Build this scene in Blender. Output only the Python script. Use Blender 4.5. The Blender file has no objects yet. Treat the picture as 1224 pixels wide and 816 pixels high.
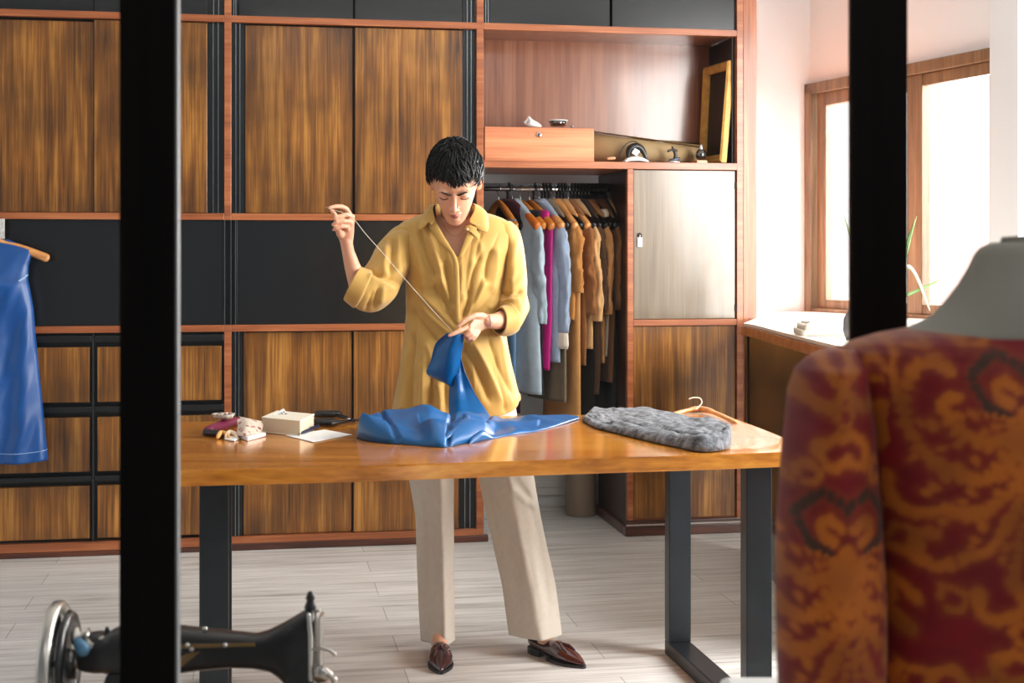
import bpy, math, random
import numpy as np
from mathutils import Vector, Matrix, Euler

# ------------------------------------------------------------------ camera, world, lights
S = bpy.context.scene
COL = S.collection
YAW = math.radians(10.1); HC = 1.25; FPX = 1680.0; HY = 306.0
FW = np.array([math.sin(YAW), math.cos(YAW), 0.0]); RT = np.array([math.cos(YAW), -math.sin(YAW), 0.0])
cd = bpy.data.cameras.new('camera'); cam = bpy.data.objects.new('camera', cd); COL.objects.link(cam)
cam.location = (0, 0, HC); cam.rotation_euler = (math.pi / 2, 0, -YAW)
cd.sensor_width = 36; cd.lens = FPX * 36 / 1224; cd.shift_y = -(408 - HY) / 1224
cd.clip_start = 0.05; cd.clip_end = 100
cd.dof.use_dof = True; cd.dof.focus_distance = 4.6; cd.dof.aperture_fstop = 7.5
S.camera = cam
S.view_settings.view_transform = 'Standard'; S.view_settings.look = 'None'
S.view_settings.gamma = 1; S.view_settings.use_curve_mapping = False
S.view_settings.exposure = 0.0
S.cycles.use_denoising = True
S.cycles.max_bounces = 10; S.cycles.diffuse_bounces = 5; S.cycles.glossy_bounces = 4
S.cycles.transparent_max_bounces = 10; S.cycles.sample_clamp_indirect = 6
S.cycles.caustics_reflective = False; S.cycles.caustics_refractive = False

W = bpy.data.worlds.new('world'); S.world = W; W.use_nodes = True
wn = W.node_tree.nodes; wl = W.node_tree.links
bg = wn['Background']
tc = wn.new('ShaderNodeTexCoord'); sp = wn.new('ShaderNodeSeparateXYZ'); cr = wn.new('ShaderNodeValToRGB')
wl.new(tc.outputs['Generated'], sp.inputs[0]); dp = wn.new('ShaderNodeVectorMath'); dp.operation = 'DOT_PRODUCT'; dp.inputs[1].default_value = (.86, .48, .18)
wl.new(tc.outputs['Generated'], dp.inputs[0]); wl.new(dp.outputs['Value'], cr.inputs[0])
# overcast sky, brightest on the window side of the building
cr.color_ramp.elements[0].position = 0.15; cr.color_ramp.elements[0].color = (.17, .175, .185, 1)
cr.color_ramp.elements[1].position = 0.55; cr.color_ramp.elements[1].color = (.95, .97, 1, 1)
wl.new(cr.outputs[0], bg.inputs['Color']); bg.inputs['Strength'].default_value = 1.3

def CW(x, d, z):
    """camera frame (right, depth, height) -> world"""
    p = RT * x + FW * d
    return np.array([p[0], p[1], z])
def PX(px, py, d):
    """pixel at depth d -> camera frame point"""
    return np.array([(px - 612) / FPX * d, d, HC - (py - HY) / FPX * d])
def PW(px, py, d): return CW(*PX(px, py, d))
def PZ(px, py, z):
    """pixel on the horizontal plane at height z -> camera frame"""
    return PX(px, py, (HC - z) * FPX / (py - HY))
def onY(px, py, Y):
    """pixel on the world plane y=Y -> (X, Z)"""
    u = (px - 612) / FPX; v = (HY - py) / FPX
    d = FW + RT * u
    t = Y / d[1]
    return d[0] * t, HC + v * t

def area(name, loc, target, sx, sy, power, col=(1, 1, 1)):
    l = bpy.data.lights.new(name, 'AREA'); l.shape = 'RECTANGLE'; l.size = sx; l.size_y = sy
    l.energy = power; l.color = col
    o = bpy.data.objects.new(name, l); COL.objects.link(o); o.location = loc
    o.rotation_euler = (Vector(target) - Vector(loc)).to_track_quat('-Z', 'Y').to_euler()
    return o
# daylight outside the side window and the shop front behind the viewer, plus an added fill
area('window_daylight', CW(3.3, 7.0, 1.95), CW(0.4, 4.9, 0.9), 2.6, 2.6, 1050, (1, .99, .97))
area('side_fill', CW(2.35, 3.9, 1.75), CW(-.6, 4.5, 0.9), 1.3, 1.7, 165, (1, .985, .96))  # added fill, no window here; brightens from the right, sheen on cupboard door
area('front_daylight', CW(1.4, -1.0, 3.7), CW(0.0, 4.6, 1.0), 2.6, 1.4, 30, (1, .98, .95))

# ------------------------------------------------------------------ helpers
MATS = {}
ROOT = {}
def rootm(o): return ROOT.get(o.name, Matrix.Identity(4))
def tag(o, label=None, cat=None, group=None, kind=None):
    if label: o['label'] = label
    if cat: o['category'] = cat
    if group: o['group'] = group
    if kind: o['kind'] = kind
    return o
def thing(name, label, cat, loc, rz=0.0, group=None):
    o = bpy.data.objects.new(name, None); COL.objects.link(o)
    o.location = loc; o.rotation_euler = (0, 0, rz); o.empty_display_size = .05
    ROOT[o.name] = Matrix.Translation(Vector(loc)) @ Matrix.Rotation(rz, 4, 'Z')
    return tag(o, label, cat, group)

class MB:
    def __init__(s, cam=False): s.v = []; s.f = []; s.cam = cam; s.col = None
    def add(s, vs, fs):
        b = len(s.v); s.v.extend([tuple(map(float, p)) for p in vs]); s.f.extend([tuple(b + i for i in f) for f in fs]); return s
    def box(s, x0, x1, y0, y1, z0, z1):
        x0, x1 = sorted((x0, x1)); y0, y1 = sorted((y0, y1)); z0, z1 = sorted((z0, z1))
        v = [(x, y, z) for z in (z0, z1) for y in (y0, y1) for x in (x0, x1)]
        return s.add(v, [(0, 2, 3, 1), (4, 5, 7, 6), (0, 1, 5, 4), (2, 6, 7, 3), (0, 4, 6, 2), (1, 3, 7, 5)])
    def rbox(s, c, size, R=None):
        hx, hy, hz = [q / 2 for q in size]
        v = [Vector((x, y, z)) for z in (-hz, hz) for y in (-hy, hy) for x in (-hx, hx)]
        if R is not None: v = [R @ p for p in v]
        v = [p + Vector(c) for p in v]
        return s.add(v, [(0, 2, 3, 1), (4, 5, 7, 6), (0, 1, 5, 4), (2, 6, 7, 3), (0, 4, 6, 2), (1, 3, 7, 5)])
    def bar(s, a, b, w, h, up=(0, 0, 1)):
        a = Vector(a); b = Vector(b); d = (b - a); L = d.length; d.normalize()
        x = d.cross(Vector(up))
        if x.length < 1e-4: x = d.cross(Vector((0, 1, 0)))
        x.normalize(); y = x.cross(d)
        v = []
        for p in (a, b):
            for i, j in ((-1, -1), (1, -1), (1, 1), (-1, 1)): v.append(p + x * (w / 2 * i) + y * (h / 2 * j))
        return s.add(v, [(3, 2, 1, 0), (4, 5, 6, 7), (0, 1, 5, 4), (1, 2, 6, 5), (2, 3, 7, 6), (3, 0, 4, 7)])
    def prism(s, pts, d):
        """closed polygon pts (3d) extruded by vector d"""
        n = len(pts); a = [np.array(p, float) for p in pts]; b = [p + np.array(d, float) for p in a]
        return s.add(a + b, [tuple(range(n))[::-1], tuple(range(n, 2 * n))] + [(i, (i + 1) % n, n + (i + 1) % n, n + i) for i in range(n)])
    def loft(s, rings, closed=True, caps=True):
        n = len(rings[0]); fs = []
        for i in range(len(rings) - 1):
            for j in range(n if closed else n - 1):
                k = (j + 1) % n
                fs.append((i * n + j, i * n + k, (i + 1) * n + k, (i + 1) * n + j))
        if caps and closed:
            fs.append(tuple(range(n))[::-1]); m = (len(rings) - 1) * n; fs.append(tuple(range(m, m + n)))
        return s.add([p for r in rings for p in r], fs)
    def tube(s, pts, rad, n=10, round_ends=True, flat=1.0, flatdir=None):
        P = [np.array(p, float) for p in pts]
        if np.isscalar(rad): rad = [rad] * len(P)
        rad = list(rad); rings = []
        T = []
        for i in range(len(P)):
            a = P[max(i - 1, 0)]; b = P[min(i + 1, len(P) - 1)]; t = b - a; T.append(t / (np.linalg.norm(t) + 1e-12))
        ref = np.array([0, 0, 1.0]) if abs(T[0][2]) < .9 else np.array([0, 1.0, 0])
        if flatdir is not None: ref = np.array(flatdir, float)
        u = np.cross(T[0], ref); u /= np.linalg.norm(u) + 1e-12
        def ring(c, t, r):
            nonlocal u
            u = u - t * np.dot(u, t); u /= np.linalg.norm(u) + 1e-12
            w = np.cross(t, u)
            return [c + u * math.cos(2 * math.pi * k / n) * r + w * math.sin(2 * math.pi * k / n) * r * flat for k in range(n)]
        if round_ends:
            for a in (.25, .55, .85): rings.append(ring(P[0] - T[0] * rad[0] * math.cos(a * math.pi / 2), T[0], rad[0] * math.sin(a * math.pi / 2)))
        for i in range(len(P)): rings.append(ring(P[i], T[i], rad[i]))
        if round_ends:
            for a in (.85, .55, .25): rings.append(ring(P[-1] + T[-1] * rad[-1] * math.cos(a * math.pi / 2), T[-1], rad[-1] * math.sin(a * math.pi / 2)))
        return s.loft(rings)
    def ell(s, c, r, n=20, m=14, R=None):
        vs = []; fs = []
        for i in range(m + 1):
            a = math.pi * i / m
            for j in range(n):
                b = 2 * math.pi * j / n
                p = Vector((r[0] * math.sin(a) * math.cos(b), r[1] * math.sin(a) * math.sin(b), r[2] * math.cos(a)))
                if R is not None: p = R @ p
                vs.append(p + Vector(c))
        for i in range(m):
            for j in range(n):
                k = (j + 1) % n
                fs.append((i * n + j, (i + 1) * n + j, (i + 1) * n + k, i * n + k))
        return s.add(vs, fs)
    def lathe(s, c, prof, n=28, ax='z', R=None):
        rings = []
        for r, h in prof:
            ring = []
            for k in range(n):
                a = 2 * math.pi * k / n; q = (r * math.cos(a), r * math.sin(a), h)
                if ax == 'x': q = (h, r * math.cos(a), r * math.sin(a))
                if ax == 'y': q = (r * math.cos(a), h, -r * math.sin(a))
                q = Vector(q)
                if R is not None: q = R @ q
                ring.append(q + Vector(c))
            rings.append(ring)
        return s.loft(rings)
    def grid(s, G):
        """G: array (m,n,3)"""
        G = np.asarray(G, float); m, n = G.shape[:2]; b = len(s.v)
        s.v.extend(map(tuple, G.reshape(-1, 3).tolist()))
        s.f.extend([(b + i * n + j, b + i * n + j + 1, b + (i + 1) * n + j + 1, b + (i + 1) * n + j) for i in range(m - 1) for j in range(n - 1)])
        return s
    def build(s, name, mat, parent=None, smooth=True, bevel=0, solid=0, sub=0, colors=None, offset=-1, fix=True):
        V = np.array(s.v, float)
        if s.cam: V = V[:, :1] * RT + V[:, 1:2] * FW + V[:, 2:] * np.array([0, 0, 1.0])
        base = None
        if parent is not None:
            Mi = np.array(rootm(parent).inverted()); V = V @ Mi[:3, :3].T + Mi[:3, 3]
        else:
            base = np.array([(V[:, 0].min() + V[:, 0].max()) / 2, (V[:, 1].min() + V[:, 1].max()) / 2, V[:, 2].min()]); V = V - base
        me = bpy.data.meshes.new(name); me.from_pydata(V.tolist(), [], s.f); me.update()
        if fix:
            import bmesh
            bm = bmesh.new(); bm.from_mesh(me)
            bmesh.ops.recalc_face_normals(bm, faces=bm.faces); bm.to_mesh(me); bm.free()
        if colors is not None:
            at = me.color_attributes.new('Col', 'FLOAT_COLOR', 'POINT')
            c = np.ones((len(V), 4), np.float32); c[:, :3] = colors; at.data.foreach_set('color', c.ravel())
        me.materials.append(mat)
        me.polygons.foreach_set('use_smooth', [bool(smooth)] * len(me.polygons))
        o = bpy.data.objects.new(name, me); COL.objects.link(o)
        if parent is not None:
            o.parent = parent
            ROOT[o.name] = rootm(parent)
        else:
            o.location = base; ROOT[o.name] = Matrix.Translation(Vector(base))
        if solid: m = o.modifiers.new('thickness', 'SOLIDIFY'); m.thickness = solid; m.offset = offset
        if bevel:
            m = o.modifiers.new('bevel', 'BEVEL'); m.width = bevel; m.segments = 2; m.limit_method = 'ANGLE'; m.angle_limit = math.radians(40)
            if not smooth: m.harden_normals = False
        if sub: m = o.modifiers.new('subdivision', 'SUBSURF'); m.levels = sub; m.render_levels = sub
        return o

def catmull(pts, n):
    P = np.array(pts, float); m = len(P); out = []
    for t in np.linspace(0, m - 1, n):
        i = min(int(t), m - 2); f = t - i
        p0 = P[max(i - 1, 0)]; p1 = P[i]; p2 = P[i + 1]; p3 = P[min(i + 2, m - 1)]
        out.append(.5 * ((2 * p1) + (-p0 + p2) * f + (2 * p0 - 5 * p1 + 4 * p2 - p3) * f * f + (-p0 + 3 * p1 - 3 * p2 + p3) * f ** 3))
    return np.array(out)
def interp(x, xs, ys): return np.interp(x, xs, ys)
def sstep(a, b, x):
    t = np.clip((np.asarray(x, float) - a) / (b - a), 0, 1); return t * t * (3 - 2 * t)
def gauss(x, c, w): return np.exp(-((x - c) / w) ** 2)
_rng = np.random.RandomState(7)
_LAT = _rng.rand(64, 64)
def vnoise(x, y, seed=0):
    """smooth 2-d value noise in -1..1"""
    x = np.asarray(x, float) + seed * 7.31; y = np.asarray(y, float) + seed * 3.77
    xi = np.floor(x).astype(int); yi = np.floor(y).astype(int); fx = x - xi; fy = y - yi
    fx = fx * fx * (3 - 2 * fx); fy = fy * fy * (3 - 2 * fy)
    g = lambda a, b: _LAT[a % 64, b % 64]
    return 2 * ((g(xi, yi) * (1 - fx) + g(xi + 1, yi) * fx) * (1 - fy) + (g(xi, yi + 1) * (1 - fx) + g(xi + 1, yi + 1) * fx) * fy) - 1

def srgb(r, g, b):
    f = lambda c: (c / 255 / 12.92) if c / 255 <= .04045 else ((c / 255 + .055) / 1.055) ** 2.4
    return (f(r), f(g), f(b), 1)
def newmat(name):
    m = bpy.data.materials.new(name); m.use_nodes = True
    return m, m.node_tree.nodes, m.node_tree.links, m.node_tree.nodes['Principled BSDF']
def plain(name, col, rough=.5, metal=0, coat=0, spec=.5, sheen=0, noise=0, nscale=40, bump=0, bscale=200, sss=0, trans=0, alpha=1):
    m, n, l, b = newmat(name)
    b.inputs['Base Color'].default_value = col; b.inputs['Roughness'].default_value = rough; b.inputs['Metallic'].default_value = metal
    b.inputs['Coat Weight'].default_value = coat; b.inputs['Coat Roughness'].default_value = .08
    b.inputs['Specular IOR Level'].default_value = spec; b.inputs['Sheen Weight'].default_value = sheen
    b.inputs['Transmission Weight'].default_value = trans; b.inputs['Alpha'].default_value = alpha
    if sss: b.inputs['Subsurface Weight'].default_value = sss; b.inputs['Subsurface Radius'].default_value = (.012, .004, .002); b.inputs['Subsurface Scale'].default_value = 1
    t = n.new('ShaderNodeTexCoord')
    if noise:
        x = n.new('ShaderNodeTexNoise'); x.inputs['Scale'].default_value = nscale; x.inputs['Detail'].default_value = 5
        l.new(t.outputs['Object'], x.inputs['Vector'])
        r = n.new('ShaderNodeMapRange'); r.inputs['From Min'].default_value = .3; r.inputs['From Max'].default_value = .7
        r.inputs['To Min'].default_value = 1 - noise; r.inputs['To Max'].default_value = 1 + noise * .6
        l.new(x.outputs['Fac'], r.inputs['Value'])
        k = n.new('ShaderNodeVectorMath'); k.operation = 'SCALE'; k.inputs[0].default_value = col[:3]
        l.new(r.outputs[0], k.inputs['Scale']); l.new(k.outputs[0], b.inputs['Base Color'])
    if bump:
        x = n.new('ShaderNodeTexNoise'); x.inputs['Scale'].default_value = bscale; x.inputs['Detail'].default_value = 4
        l.new(t.outputs['Object'], x.inputs['Vector'])
        q = n.new('ShaderNodeBump'); q.inputs['Strength'].default_value = bump; q.inputs['Distance'].default_value = .004
        l.new(x.outputs['Fac'], q.inputs['Height']); l.new(q.outputs[0], b.inputs['Normal'])
    MATS[name] = m
    return m
def wood(name, dark, mid, light, axis='z', rough=.3, coat=.3, sc=1.0, fine=.35, spec=.5, stain=.0):
    m, n, l, b = newmat(name)
    t = n.new('ShaderNodeTexCoord'); mp = n.new('ShaderNodeMapping')
    s = {'x': (1.6, 22, 22), 'y': (22, 1.6, 22), 'z': (22, 22, 1.6)}[axis]
    mp.inputs['Scale'].default_value = tuple(q * sc for q in s)
    l.new(t.outputs['Object'], mp.inputs['Vector'])
    a = n.new('ShaderNodeTexNoise'); a.inputs['Scale'].default_value = 1; a.inputs['Detail'].default_value = 6; a.inputs['Distortion'].default_value = .6
    l.new(mp.outputs[0], a.inputs['Vector'])
    mp2 = n.new('ShaderNodeMapping'); mp2.inputs['Scale'].default_value = tuple(q * sc * (7 if q > 10 else 2) for q in s)
    l.new(t.outputs['Object'], mp2.inputs['Vector'])
    c = n.new('ShaderNodeTexNoise'); c.inputs['Scale'].default_value = 1; c.inputs['Detail'].default_value = 3
    l.new(mp2.outputs[0], c.inputs['Vector'])
    mx = n.new('ShaderNodeMix'); mx.data_type = 'FLOAT'; mx.inputs[0].default_value = fine
    l.new(a.outputs['Fac'], mx.inputs[2]); l.new(c.outputs['Fac'], mx.inputs[3])
    r = n.new('ShaderNodeValToRGB'); e = r.color_ramp.elements
    e[0].position = .30; e[0].color = dark; e[1].position = .70; e[1].color = light
    q = e.new(.5); q.color = mid
    l.new(mx.outputs[0], r.inputs[0])
    out = r.outputs[0]
    if stain:
        z = n.new('ShaderNodeTexNoise'); z.inputs['Scale'].default_value = 3.2; z.inputs['Detail'].default_value = 3
        l.new(t.outputs['Object'], z.inputs['Vector'])
        rr = n.new('ShaderNodeMapRange'); rr.inputs['From Min'].default_value = .35; rr.inputs['From Max'].default_value = .65
        rr.inputs['To Min'].default_value = 1 - stain; rr.inputs['To Max'].default_value = 1 + stain * .4
        l.new(z.outputs['Fac'], rr.inputs['Value'])
        k = n.new('ShaderNodeVectorMath'); k.operation = 'SCALE'; l.new(out, k.inputs[0]); l.new(rr.outputs[0], k.inputs['Scale']); out = k.outputs[0]
    l.new(out, b.inputs['Base Color'])
    b.inputs['Roughness'].default_value = rough; b.inputs['Coat Weight'].default_value = coat; b.inputs['Coat Roughness'].default_value = .12
    b.inputs['Specular IOR Level'].default_value = spec
    bp = n.new('ShaderNodeBump'); bp.inputs['Strength'].default_value = .12; bp.inputs['Distance'].default_value = .001
    l.new(mx.outputs[0], bp.inputs['Height']); l.new(bp.outputs[0], b.inputs['Normal'])
    MATS[name] = m
    return m
def vcol(name, rough=.5, sheen=0, bump=0, bscale=400, spec=.3):
    m, n, l, b = newmat(name)
    a = n.new('ShaderNodeVertexColor'); a.layer_name = 'Col'; l.new(a.outputs[0], b.inputs['Base Color'])
    b.inputs['Roughness'].default_value = rough; b.inputs['Sheen Weight'].default_value = sheen; b.inputs['Specular IOR Level'].default_value = spec
    if bump:
        t = n.new('ShaderNodeTexCoord'); x = n.new('ShaderNodeTexNoise'); x.inputs['Scale'].default_value = bscale
        l.new(t.outputs['Object'], x.inputs['Vector']); q = n.new('ShaderNodeBump'); q.inputs['Strength'].default_value = bump; q.inputs['Distance'].default_value = .003
        l.new(x.outputs['Fac'], q.inputs['Height']); l.new(q.outputs[0], b.inputs['Normal'])
    return m

# ------------------------------------------------------------------ materials of the room and furniture
M_door = wood('door_veneer', srgb(44, 22, 6), srgb(126, 78, 26), srgb(188, 132, 58), 'z', .32, .2, 1.0, .4, stain=.45)
M_rail = wood('rail_wood', srgb(110, 54, 24), srgb(160, 90, 50), srgb(188, 120, 74), 'x', .35, .2, 1.0)
M_railv = wood('stile_wood', srgb(110, 54, 24), srgb(160, 90, 50), srgb(188, 120, 74), 'z', .35, .2, 1.0)
M_niche = wood('niche_veneer', srgb(112, 64, 42), srgb(146, 92, 66), srgb(166, 112, 84), 'z', .28, .5, .8)
M_darkwood = wood('dark_wood', srgb(20, 9, 6), srgb(38, 18, 12), srgb(62, 30, 20), 'z', .35, .2, 1.0)
M_table = wood('table_wood', srgb(136, 72, 12), srgb(204, 128, 38), srgb(232, 168, 72), 'x', .16, .5, .62, .3)
M_box = wood('box_wood', srgb(170, 92, 52), srgb(206, 130, 84), srgb(222, 152, 106), 'x', .45, .05, .8)
M_black = plain('black_lacquer', srgb(17, 20, 22), .25, coat=.2, noise=.15, nscale=3)
M_channel = plain('black_channel', srgb(9, 11, 13), .35, coat=.1)
M_edge = plain('aluminium_edge', srgb(140, 150, 155), .25, metal=1)
M_wall = plain('white_plaster', srgb(228, 231, 234), .8, bump=.05, bscale=90)
M_ceil = plain('ceiling_paint', srgb(235, 235, 232), .9)
M_steel = plain('raw_steel', srgb(28, 34, 39), .36, metal=.3, noise=.25, nscale=14)
M_blackwood = wood('window_post_wood', srgb(4, 3, 2), srgb(8, 5, 4), srgb(22, 13, 8), 'z', .6, 0, .7, spec=.08)
M_whitepaint = plain('white_paint', srgb(225, 225, 222), .5)
def floor_mat():
    m, n, l, b = newmat('floor_laminate')
    t = n.new('ShaderNodeTexCoord'); mp = n.new('ShaderNodeMapping'); mp.inputs['Scale'].default_value = (1.1, 16, 1)
    l.new(t.outputs['Object'], mp.inputs['Vector'])
    a = n.new('ShaderNodeTexNoise'); a.inputs['Scale'].default_value = 1.6; a.inputs['Detail'].default_value = 7; a.inputs['Roughness'].default_value = .6; a.inputs['Distortion'].default_value = .5
    l.new(mp.outputs[0], a.inputs['Vector'])
    r = n.new('ShaderNodeValToRGB'); e = r.color_ramp.elements
    e[0].position = .30; e[0].color = srgb(160, 155, 148); e[1].position = .62; e[1].color = srgb(226, 224, 220)
    q = e.new(.45); q.color = srgb(206, 203, 198)
    l.new(a.outputs['Fac'], r.inputs[0])
    br = n.new('ShaderNodeTexBrick'); br.inputs['Scale'].default_value = 1; br.inputs['Brick Width'].default_value = 1.25; br.inputs['Row Height'].default_value = .19
    br.inputs['Mortar Size'].default_value = .0018; br.inputs['Color1'].default_value = (1, 1, 1, 1); br.inputs['Color2'].default_value = (.86, .86, .86, 1); br.inputs['Mortar'].default_value = (.5, .5, .5, 1)
    l.new(t.outputs['Object'], br.inputs['Vector'])
    k = n.new('ShaderNodeMix'); k.data_type = 'RGBA'; k.blend_type = 'MULTIPLY'; k.inputs[0].default_value = 1
    l.new(r.outputs[0], k.inputs[6]); l.new(br.outputs['Color'], k.inputs[7]); l.new(k.outputs[2], b.inputs['Base Color'])
    b.inputs['Roughness'].default_value = .42
    return m
M_floor = floor_mat()
def glass_mat(name, refl=.05, tint=(1, 1, 1, 1), fac=None):
    m = bpy.data.materials.new(name); m.use_nodes = True; n = m.node_tree.nodes; l = m.node_tree.links
    n.remove(n['Principled BSDF']); o = n['Material Output']
    tr = n.new('ShaderNodeBsdfTransparent'); tr.inputs[0].default_value = tint
    g = n.new('ShaderNodeBsdfGlossy'); g.inputs['Roughness'].default_value = .02
    fr = n.new('ShaderNodeFresnel'); fr.inputs[0].default_value = 1.45
    ms = n.new('ShaderNodeMath'); ms.operation = 'MULTIPLY'; ms.inputs[1].default_value = refl / .04
    l.new(fr.outputs[0], ms.inputs[0])
    x = n.new('ShaderNodeMixShader'); l.new(ms.outputs[0], x.inputs[0]); l.new(tr.outputs[0], x.inputs[1]); l.new(g.outputs[0], x.inputs[2]); l.new(x.outputs[0], o.inputs[0])
    return m
M_pane = glass_mat('window_glass', .012)

# ------------------------------------------------------------------ the room
YC = 6.085          # plane of the cabinet fronts
YW = 6.88           # back wall
def struct(name, mb, m, **k):
    o = mb.build(name, m, **k); o['kind'] = 'structure'; return o
struct('floor', MB().box(-4.6, 4.2, -2.6, 9.2, -.1, 0), M_floor, smooth=False)
struct('ceiling', MB().box(-4.6, 4.2, 1.35, 9.2, 3.1, 3.2), M_ceil, smooth=False)
XR0 = onY(968, 306, YW)[0]
struct('wall_back', MB().box(-4.6, XR0 + .0, YW, YW + .12, 0, 3.1), M_wall, smooth=False)
struct('wall_left', MB().box(-3.3, -3.18, 1.35, YW, 0, 3.1), M_wall, smooth=False)
# window wall: from the far corner towards the viewer, splayed outwards
ca = np.array([(968 - 612) / FPX, 1]); 
def cam_xy(P): return np.array([P @ RT[:2], P @ FW[:2]])
cornerW = np.array([XR0, YW]); c0 = cam_xy(cornerW)             # camera frame (x, d)
dirw = np.array([(-64 - 612) / FPX, 1.0]); dirw /= np.linalg.norm(dirw)   # going away
def wallpt(px):
    """intersection of the viewing ray through column px with the window wall; camera frame"""
    u = (px - 612) / FPX
    A = np.array([[u, dirw[0]], [1, dirw[1]]]); s = np.linalg.solve(A, c0); return np.array([u * s[0], s[0]])
nrm = np.array([dirw[1], -dirw[0]])    # outwards (to the right)
def wbox(mb, s0, s1, z0, z1, t0, t1):
    """box along the window wall: s = metres from the corner towards the viewer, t = outwards"""
    P = []
    for z in (z0, z1):
        for (s_, t_) in ((s0, t0), (s1, t0), (s1, t1), (s0, t1)):
            q = c0 - dirw * s_ + nrm * t_; P.append((q[0], q[1], z))
    return mb.add(P, [(3, 2, 1, 0), (4, 5, 6, 7), (0, 1, 5, 4), (1, 2, 6, 5), (2, 3, 7, 6), (3, 0, 4, 7)])
sW = lambda px: float(np.dot(c0 - wallpt(px), dirw))
HEAD, SILL = 2.135, .955
sP = sW(1190)
mb = MB(True)
wbox(mb, -.2, .0, 0, 3.1, 0, .12); 
wbox(mb, 0, sP + .9, HEAD, 3.1, 0, .12); wbox(mb, 0, sP + .9, 0, SILL, 0, .12)
wbox(mb, sP + .05, sP + .9, SILL, HEAD, 0, .12)
struct('wall_right', mb, M_wall, smooth=False)
# pier in front of the near end of the window
pp = wallpt(1183); q0 = PX(1183, 300, 5.45)
mb = MB(True); mb.prism([(q0[0], 5.45, 0), (q0[0] + 1.5, 5.45, 0), (q0[0] + 1.5, 5.2, 0), (q0[0] + .02, 5.2, 0)], (0, 0, 3.1))
struct('wall_pier', mb, M_wall, smooth=False)
# window
M_wframe = wood('window_frame_wood', srgb(84, 62, 42), srgb(118, 92, 66), srgb(146, 118, 90), 'z', .4, .1, 1.2)
w = thing('window_1', 'wide wooden sliding window', None, CW(c0[0], c0[1], SILL)); w['kind'] = 'structure'; del w['label']
s1 = sW(1183)
mb = MB(True)
wbox(mb, 0, .055, SILL, HEAD, -.035, .07); wbox(mb, 0, sP + .05, HEAD - .055, HEAD, -.035, .07); wbox(mb, 0, sP + .05, SILL, SILL + .03, -.03, .07)
wbox(mb, sP, sP + .05, SILL, HEAD, -.035, .07)
mb.build('window_frame', M_wframe, w, smooth=False, bevel=.004)
sm0, sm1 = sW(1088), sW(1106)
mb = MB(True)
wbox(mb, .065, .14, SILL + .03, HEAD - .055, .0, .04); wbox(mb, .14, sm0, HEAD - .12, HEAD - .055, .0, .04); wbox(mb, .14, sm0, SILL + .03, SILL + .075, .0, .04)
mb.build('window_sash', M_wframe, w, smooth=False, bevel=.004)
mb = MB(True)
wbox(mb, sm0, sm1, SILL + .03, HEAD - .055, -.02, .03); wbox(mb, sm1, sP, HEAD - .11, HEAD - .055, -.015, .02); wbox(mb, sm1, sP, SILL + .03, SILL + .075, -.015, .02)
mb.build('window_sash', M_wframe, w, smooth=False, bevel=.004)
mb = MB(True); wbox(mb, .14, sm0, SILL + .075, HEAD - .12, .018, .022); wbox(mb, sm1, sP, SILL + .075, HEAD - .11, .0, .004)
mb.build('pane', M_pane, w, smooth=False)
mb = MB(True); wbox(mb, -.05, sP + .05, SILL - .03, SILL, -.06, .0)
struct('trim_1', mb, M_whitepaint, smooth=False)
# white panel and dark gap along the foot of the wall, behind the clothes
struct('baseboard_back', MB().box(.6, 2.0, YW - .03, YW, .06, .24).box(.6, 2.0, YW - .04, YW, .10, .13), M_whitepaint, smooth=False, bevel=.004)

# shop front: two dark posts and the glass between them
def post(name, x0, x1, d, dt, z0, z1):
    a = PX(x0, 306, d)[0]; b = PX(x1, 306, d)[0]
    mb = MB(True); mb.box(a, b, d, d + dt, z0, z1)
    return struct(name, mb, M_blackwood, smooth=False, bevel=.001)
PD = 1.62
post('trim_2', 142.5, 209, PD, .014, 0, 3.1)
post('trim_3', 1017.5, 1085, PD, .014, 0, 3.1)
w = thing('window_2', 'x', None, CW(0, PD, 0)); w['kind'] = 'structure'; del w['label']
a0, a1, b0, b1 = [PX(x, 306, PD)[0] for x in (143, 208.5, 1017, 1084)]
MB(True).box(a0 - .9, a0, PD + .008, PD + .013, .05, 3.05).build('pane', M_pane, w, smooth=False)
MB(True).box(a1, b0, PD + .008, PD + .013, .05, 3.05).build('pane', M_pane, w, smooth=False)
MB(True).box(a1, a1 + .0025, PD + .004, PD + .018, .05, 3.05).build('glazing_bead', plain('glazing_bead', srgb(120, 122, 122), .5), w, smooth=False)
# ------------------------------------------------------------------ wall cabinets
def cx(px, Y=YC): return onY(px, 306, Y)[0]
def cz(py, px, Y=YC): return onY(px, py, Y)[1]
ZT0, ZT1 = cz(27.2, 575), cz(35.0, 575)          # upper rail (top, bottom)
ZA0, ZA1 = cz(255, 300), cz(263, 300)             # shelf rail under the upper doors
ZB0, ZB1 = cz(388, 300), cz(396, 300)
ZC0, ZC1 = cz(641, 300), cz(651, 300)
ZTOP = ZT0 + .42
XL = cx(-170); X1, X1b = cx(268), cx(276.5); X2, X2b = cx(569.5), cx(578); X3, X3b, X4 = cx(880.5), cx(888), cx(904)
D = .6
def cab_frame(x0, x1, left, right):
    """rails and stiles of one bay; left/right: list of (xa, xb, z0, z1)"""
    mb = MB()
    for (a, b) in ((ZT1, ZT0), (ZA1, ZA0), (ZB1, ZB0), (ZC1, ZC0)):
        mb.box(x0, x1, YC - .004, YC + .03, a, b)
    return mb
def stile(mb, xa, xb, za, zb): mb.box(xa, xb, YC - .002, YC + .03, za, zb)
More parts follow.
